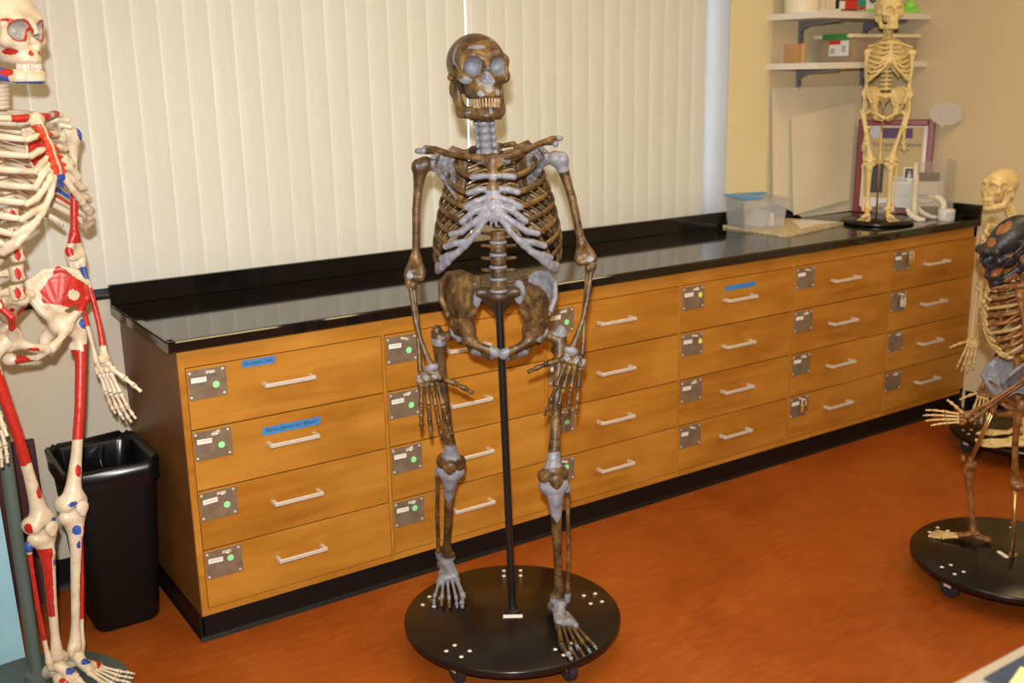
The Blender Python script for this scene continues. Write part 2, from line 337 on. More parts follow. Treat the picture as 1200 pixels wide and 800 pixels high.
# ------------------------------------------------------------------ worktop
wt = thing('worktop', (0, 0, 0), 'long glossy black worktop with raised backsplash', 'worktop')
prof = [(0.0, 0.884), (0.0, 0.908), (0.003, 0.9125), (0.008, 0.914), (0.026, 0.914), (0.032, 0.911), (DEP-0.001, 0.911), (DEP-0.001, 0.88), (0.004, 0.88)]
s = MB(); s.prism(prof, 0, 0, LEN-0.002); s.box(0, 0.0, 0.905, 0.022, DEP-0.02, 0.914, 0.002); s.obj('slab', 'black_top', wt)
MB().box(0, DEP-0.022, 0.911, LEN-0.002, DEP-0.001, 0.977, 0.002).obj('backsplash', 'black_top', wt)
MB().box(LEN-0.022, 0.0, 0.911, LEN-0.002, DEP-0.022, 0.977, 0.002).obj('side_splash', 'black_top', wt)
# ------------------------------------------------------------------ drawer cabinets
NC, P0, PITCH = 6, 0.046, 0.614
DT, DP, DH, DW = 0.827, 0.1825, 0.1785, 0.600
fm = MB().box(0, 0, 0, DW, 0.024, DH, 0.0012).mesh('drawer'); fm.materials.append(MATS['maple'])
hb = MB(); hb.box(0, -0.036, -0.006, 0.155, -0.028, 0.006, 0.0015); hb.box(0.0, -0.029, -0.006, 0.011, 0.0, 0.006, 0.001); hb.box(0.144, -0.029, -0.006, 0.155, 0.0, 0.006, 0.001)
hm = hb.mesh('handle'); hm.materials.append(MATS['steel'])
pm = MB().box(0, -0.0022, -0.086, 0.108, 0, 0, 0.0006).mesh('lock_plate'); pm.materials.append(MATS['plate_metal'])
dm = MB().lathe([(0.0098, 0), (0.0098, -0.0007)], n=20, ax=1).mesh('dot_sticker'); dm.materials.append(MATS['green_dot'])
dy = dm.copy(); dy.name = 'yellow_dot_sticker'; dy.materials.clear(); dy.materials.append(MATS['yellow_dot'])
lm = MB().box(0, -0.0006, -0.0145, 0.043, 0, 0).mesh('name_label'); lm.materials.append(MATS['paper'])
sm = MB().lathe([(0.0042, 0), (0.0036, -0.0016), (0.0015, -0.0022)], n=10, ax=1).mesh('screw'); sm.materials.append(MATS['steel'])
st = MB(); st.tube([(-0.007, 0, 0), (-0.007, -0.008, 0), (-0.004, -0.014, 0.001), (0.004, -0.014, 0.001), (0.007, -0.008, 0), (0.007, 0, 0)], 0.0021, 6); st.box(-0.013, -0.003, -0.004, 0.013, 0, 0.004)
sth = st.mesh('hasp_staple'); sth.materials.append(MATS['steel'])
pr = MB().box(0, -0.0002, -0.0013, 0.034, 0, 0).mesh('label_print'); pr.materials.append(MATS['grey_print'])
ords = ['leftmost', 'second from left', 'third from left', 'third from right', 'second from right', 'rightmost']
extra = ['blue tapes on the upper drawers and green dots', 'behind the fossil skeleton\'s right leg', 'plates partly hidden by the fossil skeleton', 'a blue tape and yellow dots', 'a padlock on its lowest drawer', 'a padlock on its top drawer']
ROWP = [0.003, 0.0, 0.0, 0.0]
def ywrite(parent, body, size, x, z, width=None): return text_obj('handwriting', body, size, 'ink', parent, (x, -0.0014, z), (math.pi/2, 0, 0), width=width)
for i in range(NC):
    cx = P0+PITCH*i; x0 = cx-0.007 if i else 0.026; x1 = cx+DW+0.007 if i < NC-1 else LEN-0.024
    cab = thing('drawer_cabinet', (cx, 0.017, 0), 'maple four-drawer cabinet, %s of the row, %s' % (ords[i], extra[i]), 'cabinet', group='drawer cabinets under the worktop')
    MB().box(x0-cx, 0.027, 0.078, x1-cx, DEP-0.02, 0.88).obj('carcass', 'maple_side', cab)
    f = MB(); zb = DT-3*DP-DH
    f.box(x0-cx, 0.002, 0.078, -0.002, 0.027, 0.88); f.box(DW+0.002, 0.002, 0.078, x1-cx, 0.027, 0.88); f.box(-0.002, 0.002, DT+0.003, DW+0.002, 0.027, 0.88); f.box(-0.002, 0.002, 0.078, DW+0.002, 0.027, zb-0.002)
    f.obj('face_frame', 'maple', cab)
    for k in range(4):
        d = inst(fm, 'drawer', cab, (0, 0, DT-k*DP-DH))
        inst(hm, 'handle', d, (0.212, 0, DH-0.08))
        z = DH-0.004-ROWP[k]
        inst(pm, 'lock_plate', d, (0.003, 0, z)); inst(sth, 'hasp_staple', d, (0.066, -0.002, z-0.011), (0, random.uniform(-0.4, 0.4), 0))
        for sx in (0.009, 0.102):
            for sz in (0.008, 0.078): inst(sm, 'screw', d, (sx, -0.002, z-sz))
        if i < 3 or (i == 3 and True) or (i == 4) or (i == 5 and k == 0):
            ly = 0.022 if i < 4 else 0.02
            l = inst(lm, 'name_label', d, (0.011, -0.0022, z-ly), (0, math.radians(random.uniform(-3, 3)), 0), scale=(1.0 if not (i == 3 and k == 3) else 0.8, 1, 1))
            if i < 4:
                for q in (0.004, 0.0075): inst(pr, 'label_print', d, (0.015, -0.0028, z-ly-q))
        if i < 3: inst(dm, 'dot_sticker', d, (0.080 - (0.0 if k < 3 else 0.004), -0.0022, z-(0.05 if k < 3 else 0.034)))
        if i == 3 and k < 2: inst(dy, 'dot_sticker', d, (0.090+0.006*k, -0.0022, z-0.036))
        def tape(xa, xb, za, h, slope=0.0):
            m = MB(); n = 9; top = []; bot = []
            for q in range(n+1):
                u = xa+(xb-xa)*q/n; top.append((u, za+slope*q/n+random.uniform(-.0006, .0006))); bot.append((u, za-h+slope*q/n+random.uniform(-.0006, .0006)))
            m.v = []; m.prism([(a, b) for a, b in bot]+top[::-1], 1, -0.0009, -0.0001); return m.obj('masking_tape', 'blue_tape', d, label='blue masking tape')
        if i == 0 and k == 0: tape(0.159, 0.258, 0.1755, 0.021); ywrite(d, 'Student Use', 0.015, 0.207, 0.165, 0.082)
        if i == 0 and k == 1: tape(0.203, 0.385, 0.148, 0.024); ywrite(d, 'Pelvis demo for Exam', 0.0145, 0.292, 0.137, 0.155)
        if i == 3 and k == 0: tape(0.222, 0.385, 0.151, 0.02)
e = MB().box(0.024, 0.021, 0.078, 0.0262, DEP-0.001, 0.88); cab0 = [o for o in bpy.data.objects if o.name == 'drawer_cabinet'][0]
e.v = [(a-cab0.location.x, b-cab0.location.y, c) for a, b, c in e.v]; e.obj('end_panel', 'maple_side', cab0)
def padlock(i, k, dx, lab, brass=True):
    zc = DT-k*DP-0.004-0.011; xx = P0+PITCH*i+dx
    t = thing('padlock', (xx, 0.0005, zc-0.055), lab, 'padlock', group='padlocks on the drawers')
    MB().box(-0.016, -0.008, 0, 0.016, 0.006, 0.034, 0.003).obj('body', 'brass' if brass else 'steel', t)
    MB().tube([(-0.011, -0.001, 0.03), (-0.011, -0.001, 0.047), (-0.006, -0.001, 0.057), (0.006, -0.001, 0.057), (0.011, -0.001, 0.047), (0.011, -0.001, 0.03)], 0.0028, 8).obj('shackle', 'steel', t)
padlock(5, 0, 0.103, 'brass padlock with steel shackle on top drawer of rightmost cabinet')
padlock(5, 1, 0.066, 'steel padlock on second drawer of rightmost cabinet', False)
padlock(4, 3, 0.066, 'brass padlock on lowest drawer of second cabinet from right')
# ------------------------------------------------------------------ wall shelves and what stands on them
SX0, SX1, SY = 2.925, LEN-0.002, 0.346
for zt, lab in ((1.832, 'upper white wall shelf crowded with boxes and a tub'), (1.62, 'lower white wall shelf holding a carton and a storage bin')):
    t = thing('wall_shelf', (0, 0, zt), lab, 'shelf', group='white wall shelves')
    MB().prism([(SX0, DEP-0.001), (SX0+0.025, SY), (SX1, SY), (SX1, DEP-0.001)], 2, -0.026, 0).obj('board', 'shelf_white', t)
    for bx in (3.15, 3.60):
        MB().prism([(DEP-0.012, -0.070), (DEP-0.012, -0.027), (SY+0.045, -0.027), (SY+0.045, -0.036), (DEP-0.05, -0.050)], 0, bx-0.008, bx+0.008).obj('bracket', 'bracket_grey', t)
for k, bx in enumerate((3.15, 3.60)):
    t = thing('shelf_standard', (bx, DEP-0.006, 0), 'grey slotted upright carrying the shelves, %s one' % ('left' if k == 0 else 'right'), 'shelf upright', group='slotted shelf uprights')
    MB().box(-0.013, -0.006, 1.45, 0.013, 0.005, 2.2).obj('rail', 'bracket_grey', t)
    slots = MB()
    for q in range(26): slots.box(-0.003, -0.0066, 1.47+q*0.028, 0.003, -0.006, 1.484+q*0.028)
    slots.obj('slots', 'dark_print', t, kind='stuff')
zs = 1.62
t = thing('storage_bin', (3.44, 0.476, zs), 'long clear storage bin with pale lid and red label on lower shelf', 'storage bin')
b = MB(); b.prism([(-0.225, 0), (0.225, 0), (0.238, 0.105), (-0.238, 0.105)], 1, -0.098, 0.098); b.obj('tub', 'bin_clear', t)
MB().box(-0.250, -0.108, 0.105, 0.250, 0.108, 0.122, 0.004).obj('lid', 'cream_plastic', t)
MB().prism([(-0.20, 0.004), (0.16, 0.004), (0.17, 0.085), (-0.21, 0.085)], 1, -0.08, 0.08).obj('contents', 'tan_print', t)
MB().box(-0.254, -0.085, 0.098, -0.236, 0.05, 0.124).obj('green_latch', 'green_print', t)
lb = MB().box(-0.2425, -0.090, 0.028, -0.2405, 0.018, 0.095).obj('label_card', 'paper', t)
MB().box(-0.2435, -0.045, 0.078, -0.2424, 0.018, 0.095).obj('red_band', 'red_print', lb); MB().box(-0.2435, -0.015, 0.038, -0.2424, 0.010, 0.062).obj('grey_print', 'grey_print', lb); MB().box(-0.2435, -0.075, 0.045, -0.2424, -0.055, 0.072).obj('code_print', 'grey_print', lb)
t = thing('small_carton', (2.985, 0.50, zs), 'small brown cardboard carton on lower shelf beside the upright', 'box')
MB().box(-0.038, -0.035, 0, 0.032, 0.035, 0.082, 0.002).obj('carton', 'cardboard', t); MB().box(0.0, -0.0358, 0, 0.016, 0.0358, 0.0826).obj('packing_tape', 'packing_tape', t)
zs = 1.832
t = thing('cream_tub', (3.03, 0.515, zs), 'cream plastic tub with faint print at left end of upper shelf', 'tub')
tb = MB().lathe([(0.072, 0), (0.076, 0.01), (0.080, 0.19), (0.084, 0.192), (0.084, 0.205), (0.078, 0.205)], n=28).obj('tub_body', 'cream_plastic', t, auto=0.7)
MB().lathe([(0.086, 0.205), (0.086, 0.218), (0.081, 0.222)], n=28).obj('lid', 'cream_plastic', t)
def shelf_box(name, x0, x1, y0, y1, z0, z1, m, lab, cat='box', bands=()):
    t = thing(name, ((x0+x1)/2, (y0+y1)/2, z0), lab, cat); w, d, h = (x1-x0)/2, (y1-y0)/2, z1-z0
    MB().box(-w, -d, 0, w, d, h, 0.002).obj('carton', m, t)
    for (u0, u1, v0, v1, mm) in bands: MB().box(-w+2*w*u0, -d-0.001, h*v0, -w+2*w*u1, -d+0.0005, h*v1).obj('printed_panel', mm, t)
    return t
shelf_box('white_box', 3.11, 3.25, 0.48, 0.61, zs, zs+0.022, 'shelf_white', 'flat white box lying on upper shelf beside the tub', bands=((0.08, 0.9, 0.3, 0.6, 'paper'),))
shelf_box('cream_carton', 3.115, 3.165, 0.50, 0.58, zs+0.022, zs+0.13, 'cream', 'left cream carton standing on the flat white box')
shelf_box('cream_carton', 3.175, 3.235, 0.50, 0.58, zs+0.022, zs+0.14, 'cream', 'right cream carton standing on the flat white box', bands=((0.2, 0.5, 0.1, 0.9, 'foam_board'),))
shelf_box('game_box', 3.255, 3.385, 0.50, 0.58, zs, zs+0.15, 'dark_print', 'black and red printed box on upper shelf', bands=((0.05, 0.98, 0.0, 0.11, 'tan_print'), (0.03, 0.32, 0.15, 0.38, 'paper'), (0.32, 0.98, 0.15, 0.42, 'red_print'), (0.0, 0.25, 0.5, 0.9, 'paper')))
shelf_box('teal_box', 3.39, 3.445, 0.50, 0.58, zs+0.02, zs+0.14, 'teal_print', 'teal printed box on upper shelf', bands=((0.1, 0.9, 0.0, 0.12, 'red_print'),))
shelf_box('grey_booklet', 3.39, 3.50, 0.47, 0.59, zs, zs+0.02, 'grey_print', 'thin grey booklet lying under the teal box')
zo = shelf_box('black_white_box', 3.45, 3.515, 0.50, 0.58, zs+0.024, zs+0.14, 'paper', 'white box printed with a black zero on upper shelf')
text_obj('print_zero', '0', 0.13, 'dark_print', zo, (0, -0.0462, 0.065), (math.pi/2, 0, 0))
t = thing('green_bin', (3.53, 0.41, zs), 'lime green plastic tray behind the small skeleton\'s skull', 'tray')
MB().prism([(-0.115, 0), (0.115, 0), (0.12, 0.022), (-0.12, 0.022)], 1, -0.05, 0.06).obj('tray_body', 'lime', t); MB().lathe([(0.026, 0), (0.03, 0.012), (0.018, 0.036), (0.004, 0.042)], (0.085, -0.02, 0.022), n=16).obj('knob', 'lime', t, smooth=True)
# ------------------------------------------------------------------ on the worktop
def quad_mat(pts, z0, z1): m = MB(); m.prism([(p[0], p[1]) for p in pts], 2, z0, z1); return m
ZT = 0.911
q = [(2.655, 0.585), (2.650, 0.205), (3.125, 0.300), (3.03, 0.595)]; c0 = Vector((2.86, 0.43, ZT))
m = quad_mat([(a-c0.x, b-c0.y) for a, b in q], 0, 0.011); m.obj('speckled_mat', 'mat_cream', None, loc=c0, label='cream speckled board lying on worktop under the tub', cat='board')
def sheet(name, pts, z, lab, cat='paper', m='paper'):
    c = sum((Vector((*p, 0)) for p in pts), Vector())/len(pts); MBq = quad_mat([(a-c.x, b-c.y) for a, b in pts], 0, 0.0012)
    return MBq.obj(name, m, None, loc=(c.x, c.y, z), label=lab, cat=cat, group='loose papers on the speckled board')
sheet('paper_sheet', [(2.90, 0.37), (2.83, 0.29), (3.02, 0.33), (3.05, 0.45), (2.98, 0.47)], ZT+0.0115, 'loose white sheet of paper nearest the tub')
sheet('paper_sheet', [(3.00, 0.30), (3.09, 0.315), (3.06, 0.44), (2.98, 0.40)], ZT+0.013, 'small sheet of paper at right end of the speckled board')
tt = thing('clear_tub', (2.745, 0.475, ZT+0.011), 'clear plastic tub with blue-edged lid and papers inside', 'tub', rz=math.radians(-18))
tw, td, th = 0.108, 0.09, 0.125
tb = MB(); o_ = [(-tw*.88, -td*.88), (tw*.88, -td*.88), (tw*.88, td*.88), (-tw*.88, td*.88)]; t_ = [(-tw, -td), (tw, -td), (tw, td), (-tw, td)]; k = 0.96
vv = [(a, b, 0) for a, b in o_]+[(a, b, th) for a, b in t_]+[(a*k, b*k, th) for a, b in t_]+[(a*k, b*k, 0.003) for a, b in o_]
ff = [(0, 1, 2, 3)]+[(i, (i+1) % 4, 4+(i+1) % 4, 4+i) for i in range(4)]+[(4+i, 4+(i+1) % 4, 8+(i+1) % 4, 8+i) for i in range(4)]+[(8+i, 8+(i+1) % 4, 12+(i+1) % 4, 12+i) for i in range(4)]+[(12, 13, 14, 15)]
tb.add(vv, ff); tb.obj('tub_body', 'frosted_plastic', tt)
MB().box(-tw-.006, -td-.006, th, tw+.006, td+.006, th+0.006, 0.002).obj('lid', 'frosted_plastic', tt)
l = MB(); l.box(-tw-.004, -td-.004, th+0.006, -0.01, td+.004, th+0.013, 0.002); l.box(-0.01, td-0.03, th+0.006, tw-0.02, td+0.004, th+0.013, 0.002); l.obj('lid_panel', 'lid_blue', tt)
MB().box(-0.06, -0.03, 0, 0.03, -0.027, 0.075).obj('paper_card', 'pale_blue_print', tt, rot=(0, 0.25, 0.15)); MB().box(-0.05, -0.02, 0.004, 0.06, 0.04, 0.045, 0.004).obj('inner_box', 'tan_print', tt)
MB().lathe([(0.012, 0), (0.012, 0.05), (0.008, 0.055)], (0.06, -0.035, 0.004), n=12).obj('vial', 'paper', tt); MB().lathe([(0.011, 0), (0.014, 0.02), (0.01, 0.03)], (0.065, 0.0, 0.045), n=12).obj('blue_cap', 'lid_blue', tt)
# two foam boards leaning on the wall
def leaning(name, pts, thick, m, lab, cat):
    P = [Vector(p) for p in pts]; n = (P[1]-P[0]).cross(P[-1]-P[0]).normalized(); n = n if n.y < 0 else -n; c = P[0].copy(); k = len(P)
    v = [p-c for p in P]+[p-c-n*thick for p in P]; f = [tuple(range(k)), tuple(range(k, 2*k))[::-1]]+[(i, (i+1) % k, k+(i+1) % k, k+i) for i in range(k)]
    return MB().add(v, f).obj(name, m, None, loc=c, label=lab, cat=cat)
leaning('foam_board', [(2.985, DEP-0.034, 1.0), (3.17, DEP-0.05, ZT+0.001), (3.575, DEP-0.052, 0.915), (3.60, DEP-0.012, 1.512), (2.968, DEP-0.012, 1.514)], 0.004, 'foam_board', 'large cream foam board leaning on the wall under the shelves', 'board')
leaning('foam_board', [aty(930.5, 252, DEP-0.085), aty(995, 234, DEP-0.075), aty(1004, 118, DEP-0.034), aty(928, 137, DEP-0.040)], 0.004, 'foam_board', 'cream board with a slanting lower edge in front of the large board', 'board')
# framed poster leaning in the corner
BLp, BRp = Vector((3.494, 0.548, ZT)), Vector((3.668, 0.248, ZT)); pw = (BRp-BLp).length; rz = math.atan2(BRp.y-BLp.y, BRp.x-BLp.x)
fp = thing('framed_poster', BLp, 'red-framed printed poster leaning in the corner behind the small skeleton', 'poster'); fp.rotation_euler = (math.radians(-4), 0, rz)
ph, fw = 0.445, 0.030
for n_, bx in (('frame_side', (0, 0, 0, fw, 0.018, ph)), ('frame_side', (pw-fw, 0, 0, pw, 0.018, ph)), ('frame_rail', (fw, 0, 0, pw-fw, 0.018, fw)), ('frame_rail', (fw, 0, ph-fw, pw-fw, 0.018, ph))):
    MB().box(*bx, 0.004).obj(n_, 'frame_red', fp)
MB().box(fw, 0.009, fw, pw-fw, 0.014, ph-fw).obj('mat_board', 'paper', fp)
MB().box(fw+0.008, 0.0080, fw+0.045, pw-fw-0.018, 0.009, ph-fw-0.006).obj('printed_sheet', 'poster_cream', fp)
def pan(x0, z0, x1, z1, m, n_='printed_panel', y=0.0074): return MB().box(pw*x0, y, ph*z0, pw*x1, 0.0081, ph*z1).obj(n_, m, fp)
pan(0.32, 0.80, 0.72, 0.91, 'plum_print'); pan(0.19, 0.22, 0.38, 0.53, 'dark_print', 'printed_photo'); pan(0.45, 0.13, 0.82, 0.39, 'paper'); pan(0.64, 0.36, 0.80, 0.50, 'paper', y=0.0068); pan(0.66, 0.385, 0.78, 0.485, 'dark_print', 'printed_photo', y=0.0064)
pan(0.695, 0.385, 0.745, 0.43, 'pale_blue_print', 'printed_photo', y=0.0060); pan(0.70, 0.43, 0.74, 0.465, 'skin_print', 'printed_photo', y=0.0060); pan(0.76, 0.80, 0.86, 0.92, 'tan_print', 'printed_photo')
MB().lathe([(0.026, 0), (0.026, -0.001)], (pw*0.24, 0.0082, ph*0.86), n=24, ax=1).obj('printed_seal', 'pale_blue_print', fp)
text_obj('poster_title', 'The Transition Fundamental', 0.03, 'dark_print', fp, (pw*0.52, 0.0070, ph*0.735), (math.pi/2, 0, 0), width=pw*0.64)
text_obj('poster_subtitle', 'of the human skeleton', 0.016, 'dark_print', fp, (pw*0.52, 0.0070, ph*0.68), (math.pi/2, 0, 0), width=pw*0.36)
text_obj('poster_heading', 'SKELETAL', 0.02, 'dark_print', fp, (pw*0.60, 0.0064, ph*0.36), (math.pi/2, 0, 0), width=pw*0.2)
for i in range(5): pan(0.26, 0.64-i*0.022, 0.84, 0.648-i*0.022, 'tan_print', 'text_line')
for i in range(7): pan(0.48, 0.31-i*0.022, 0.79, 0.316-i*0.022, 'grey_print', 'text_line', 0.0068)
# small casts and containers right of the small skeleton
def bow(name, pts, r, lab, cat='cast', m='plaster', flat=0.5, group='plaster casts at the worktop end'):
    P = [Vector(p) for p in pts]; c = P[0].copy(); mb = MB(); mb.tube([p-c for p in P], r, 10, flat=flat, sub=6)
    return mb.obj(name, m, None, True, c, label=lab, cat=cat, group=group)
bow('upright_bone_cast', [(3.497, 0.190, ZT+0.006), (3.487, 0.195, 0.96), (3.492, 0.20, 1.03), (3.49, 0.20, 1.09), (3.488, 0.205, 1.14), (3.49, 0.205, 1.17)], [0.012, 0.017, 0.013, 0.017, 0.012, 0.010], 'tall pale bone cast standing before the poster', flat=0.8)
bow('curved_bone_cast', [(3.445, 0.205, 0.965), (3.448, 0.185, 0.94), (3.455, 0.15, 0.922), (3.468, 0.12, 0.920)], [0.008, 0.014, 0.014, 0.008], 'curved pale bone cast lying on worktop beside the round base')
t = thing('jaw_cast', (3.55, 0.165, ZT), 'pale horseshoe jaw cast standing open beside the tape roll', 'cast')
MB().tube([(-0.02, 0.055, 0.085), (-0.028, 0.045, 0.06), (-0.02, 0.02, 0.03), (0.0, -0.01, 0.012), (0.02, -0.035, 0.008)], [0.008, 0.012, 0.013, 0.012, 0.009], 10, flat=0.6, sub=6).obj('left_half', 'plaster', t, True)
MB().tube([(0.012, 0.02, 0.10), (0.03, -0.02, 0.10), (0.042, -0.045, 0.075), (0.04, -0.05, 0.04), (0.03, -0.045, 0.012)], [0.009, 0.014, 0.015, 0.012, 0.008], 10, flat=0.7, sub=6).obj('right_half', 'plaster', t, True)
MB().tube([(-0.025, 0.05, 0.09), (0.0, 0.03, 0.075), (0.025, -0.005, 0.085)], [0.01, 0.008, 0.01], 8, sub=4).obj('cross_bar', 'plaster', t, True)
t = thing('label_roll', (3.590, 0.098, ZT), 'short roll of white paper labels on worktop edge', 'roll')
MB().lathe([(0.014, 0), (0.036, 0), (0.037, 0.002), (0.037, 0.046), (0.036, 0.048), (0.014, 0.048), (0.014, 0.0)], n=28, cap=False).obj('paper_roll', 'paper', t, auto=0.7)
for i in range(9):
    a = -2.4+i*0.2; MB().box(-0.002, -0.0378, 0.006, 0.002, -0.0368, 0.04).obj('printed_line', 'grey_print', t, rot=(0, 0, a+1.45))
t = thing('display_case', (3.60, 0.20, ZT), 'clear acrylic display case around the casts', 'display case', rz=math.radians(-38))
MB().box(-0.045, -0.02, 0.0, 0.045, 0.02, 0.05, 0.004).obj('inner_block', 'dark_wood', t)
MB().box(-0.06, 0.03, 0.10, 0.06, 0.045, 0.165, 0.003).obj('backing_card', 'plaster', t); MB().box(-0.062, 0.024, 0.165, 0.05, 0.05, 0.205, 0.004).obj('dark_block', 'dark_wood', t)
MB().box(-0.075, 0.047, 0.0, 0.075, 0.055, 0.165, 0.002).obj('stand_plate', 'plaster', t)
MB().box(-0.09, -0.06, 0.0, 0.092, -0.057, 0.265).obj('pane', 'clear_acrylic', t); MB().box(0.089, -0.057, 0.0, 0.092, 0.06, 0.265).obj('pane', 'clear_acrylic', t)
MB().box(0.06, -0.0572, 0.12, 0.09, -0.0555, 0.14).obj('price_dot', 'cardboard', t)
t = thing('oval_sign', (3.655, 0.185, ZT), 'white oval speech-bubble sign on a thin rod above the poster', 'sign')
n = 36; poly = []
for i in range(n):
    a = 2*math.pi*i/n; poly.append((0.073*math.cos(a), 0.052*math.sin(a)))
k = min(range(n), key=lambda i: abs(2*math.pi*i/n-math.radians(262))); poly[k] = (-0.004, -0.068)
sgn = MB(); sgn.prism(poly, 1, -0.003, 0.003); sg = sgn.obj('bubble', 'bubble_card', t, loc=(0, 0, 0.472), rot=(0, math.radians(6), math.radians(-48)))
for i in range(4): MB().box(-0.04+0.004*i, -0.0036, 0.022-i*0.016, 0.045-0.006*i, -0.0028, 0.026-i*0.016).obj('printed_line', 'grey_print', sg)
MB().tube([(0, 0.006, 0), (0, 0.006, 0.42)], 0.0028, 8).obj('rod', 'clear_acrylic', t); MB().lathe([(0.02, 0), (0.02, 0.006), (0.006, 0.01)], n=20).obj('foot', 'clear_acrylic', t)
t = thing('plastic_bag', (3.50, 0.365, ZT), 'crumpled clear plastic bag behind the round base', 'bag')
mb = MB(); pr_ = []
for i in range(9):
    r_ = 0.055*math.sin(math.pi*(0.12+0.8*i/8))**0.6; pr_.append((r_, 0.052*(i/8)))
mb.lathe(pr_, n=20); mb.v = [(x*(1.2+0.12*math.sin(9*y*40+z*70)), y*(1+0.15*math.sin(x*160)), z*(1+0.18*math.sin(x*90+y*70))) for x, y, z in mb.v]; mb.obj('bag_body', 'frosted_plastic', t, True)
# ------------------------------------------------------------------ waste bin
wb = thing('waste_bin', (-0.131, 0.365, 0), 'black plastic waste bin with black liner beside the cabinet end', 'waste bin')
def rrect(hw, hd, r, n=5):
    out = []
    for cx, cy, a0 in ((hw-r, hd-r, 0), (-hw+r, hd-r, 90), (-hw+r, -hd+r, 180), (hw-r, -hd+r, 270)):
        for i in range(n+1): a = math.radians(a0+90*i/n); out.append((cx+r*math.cos(a), cy+r*math.sin(a)))
    return out
def loft(rings, close_bottom=True):
    mb = MB(); k = len(rings[0]); v = [p for r in rings for p in r]; f = []
    for i in range(len(rings)-1):
        for j in range(k): f.append((i*k+j, i*k+(j+1) % k, (i+1)*k+(j+1) % k, (i+1)*k+j))
    if close_bottom: f.append(tuple(range(k))[::-1])
    return mb.add(v, f)
def ring(hw, hd, r, z): return [(x, y, z) for x, y in rrect(hw, hd, r)]
loft([ring(0.088, 0.122, 0.035, 0), ring(0.096, 0.13, 0.04, 0.012), ring(0.125, 0.155, 0.04, 0.49), ring(0.131, 0.160, 0.042, 0.492), ring(0.131, 0.160, 0.042, 0.512), ring(0.123, 0.152, 0.04, 0.512), ring(0.094, 0.126, 0.035, 0.02)]).obj('bin_body', 'bin_plastic', wb, auto=0.7)
def crinkle(rings, amp):
    out = []
    for i, r in enumerate(rings):
        k = len(r); out.append([(x*(1+amp*math.sin(j*1.9+i)*0.5+random.uniform(-amp, amp)*0.4), y*(1+amp*math.sin(j*2.6+i*1.4)*0.4+random.uniform(-amp, amp)*0.4), z+random.uniform(-0.006, 0.006)*(1 if i < len(rings)-1 else 0)) for j, (x, y, z) in enumerate(r)])
    return out
def ringn(hw, hd, r, z): return [(x, y, z) for x, y in rrect(hw, hd, r, 9)]
loft(crinkle([ringn(0.132, 0.161, 0.043, 0.455), ringn(0.133, 0.162, 0.043, 0.485), ringn(0.136, 0.165, 0.044, 0.516), ringn(0.127, 0.156, 0.04, 0.524), ringn(0.116, 0.143, 0.04, 0.50), ringn(0.108, 0.136, 0.04, 0.42), ringn(0.10, 0.12, 0.04, 0.28), ringn(0.07, 0.09, 0.03, 0.20)], 0.022), False).obj('liner_bag', 'liner', wb, True)
MB().tube([(0.03, 0.10, 0.505), (0.015, 0.085, 0.46), (0.03, 0.075, 0.38), (0.02, 0.06, 0.28)], [0.012, 0.022, 0.028, 0.02], 9, flat=0.35, sub=5).obj('liner_fold', 'liner', wb, True)
# ------------------------------------------------------------------ boards behind the painted skeleton
t = thing('maroon_board', (-0.42, 0.555, 0), 'dark maroon board leaning on the wall behind the waste bin', 'board'); t.rotation_euler = (math.radians(-5), 0, 0)
MB().box(-0.5, 0, 0, 0.145, 0.016, 0.53, 0.003).obj('panel', 'maroon', t); MB().box(0.10, -0.012, 0, 0.13, 0.0, 0.40, 0.002).obj('batten', 'dark_wood', t)
t = thing('anatomy_chart', (-0.75, 0.215, 0), 'light blue anatomy chart board standing behind the green stand', 'chart'); t.rotation_euler = (math.radians(-6), 0, math.radians(3))
MB().box(-0.32, 0, 0, 0.322, 0.006, 0.50).obj('chart_panel', 'sky_blue', t)
MB().lathe([(0.05, -0.0012), (0.052, 0.0), (0.0, 0)], (0.21, 0, 0.15), n=24, ax=1).obj('printed_ear', 'pink_print', t, label='pink printed drawing'); MB().lathe([(0.02, -0.0018), (0.02, 0.0), (0.0, 0)], (0.215, 0, 0.15), n=20, ax=1).obj('printed_ear', 'red_print', t)
# ------------------------------------------------------------------ table corner by the photographer
t = thing('work_table', (0.9, -2.4, 0), 'pale-edged table in the foreground at lower right', 'table')
MB().box(-0.52, -0.355, 0.705, 1.1, 0.355, 0.74, 0.003).obj('table_top', 'table_edge', t)
for sx in (-0.47, 1.05):
    for sy in (-0.3, 0.3): MB().box(sx-0.02, sy-0.02, 0, sx+0.02, sy+0.02, 0.705, 0.002).obj('leg', 'black_metal', t)
c = MB(); pts = [(-0.36, -0.33)]; N = 26
edge = [(-0.352+1.35*i/N, 0.332+0.004*math.sin(i*1.7)+random.uniform(-.003, .003)) for i in range(N+1)]
c.prism([(-0.36, -0.33)]+edge+[(1.0, -0.33)], 2, 0, 0.004); c.obj('blue_cloth', 'blue_cloth', None, loc=(0.9, -2.4, 0.7402), label='dark blue cloth spread on the foreground table', cat='cloth')
MB().box(-0.038, -0.038, 0, 0.038, 0.038, 0.0015).obj('yellow_note', 'yellow_paper', None, loc=(0.588, -2.130, 0.7445), rot=(0, 0, math.radians(15.7)), label='yellow square of paper on the dark blue cloth', cat='paper')
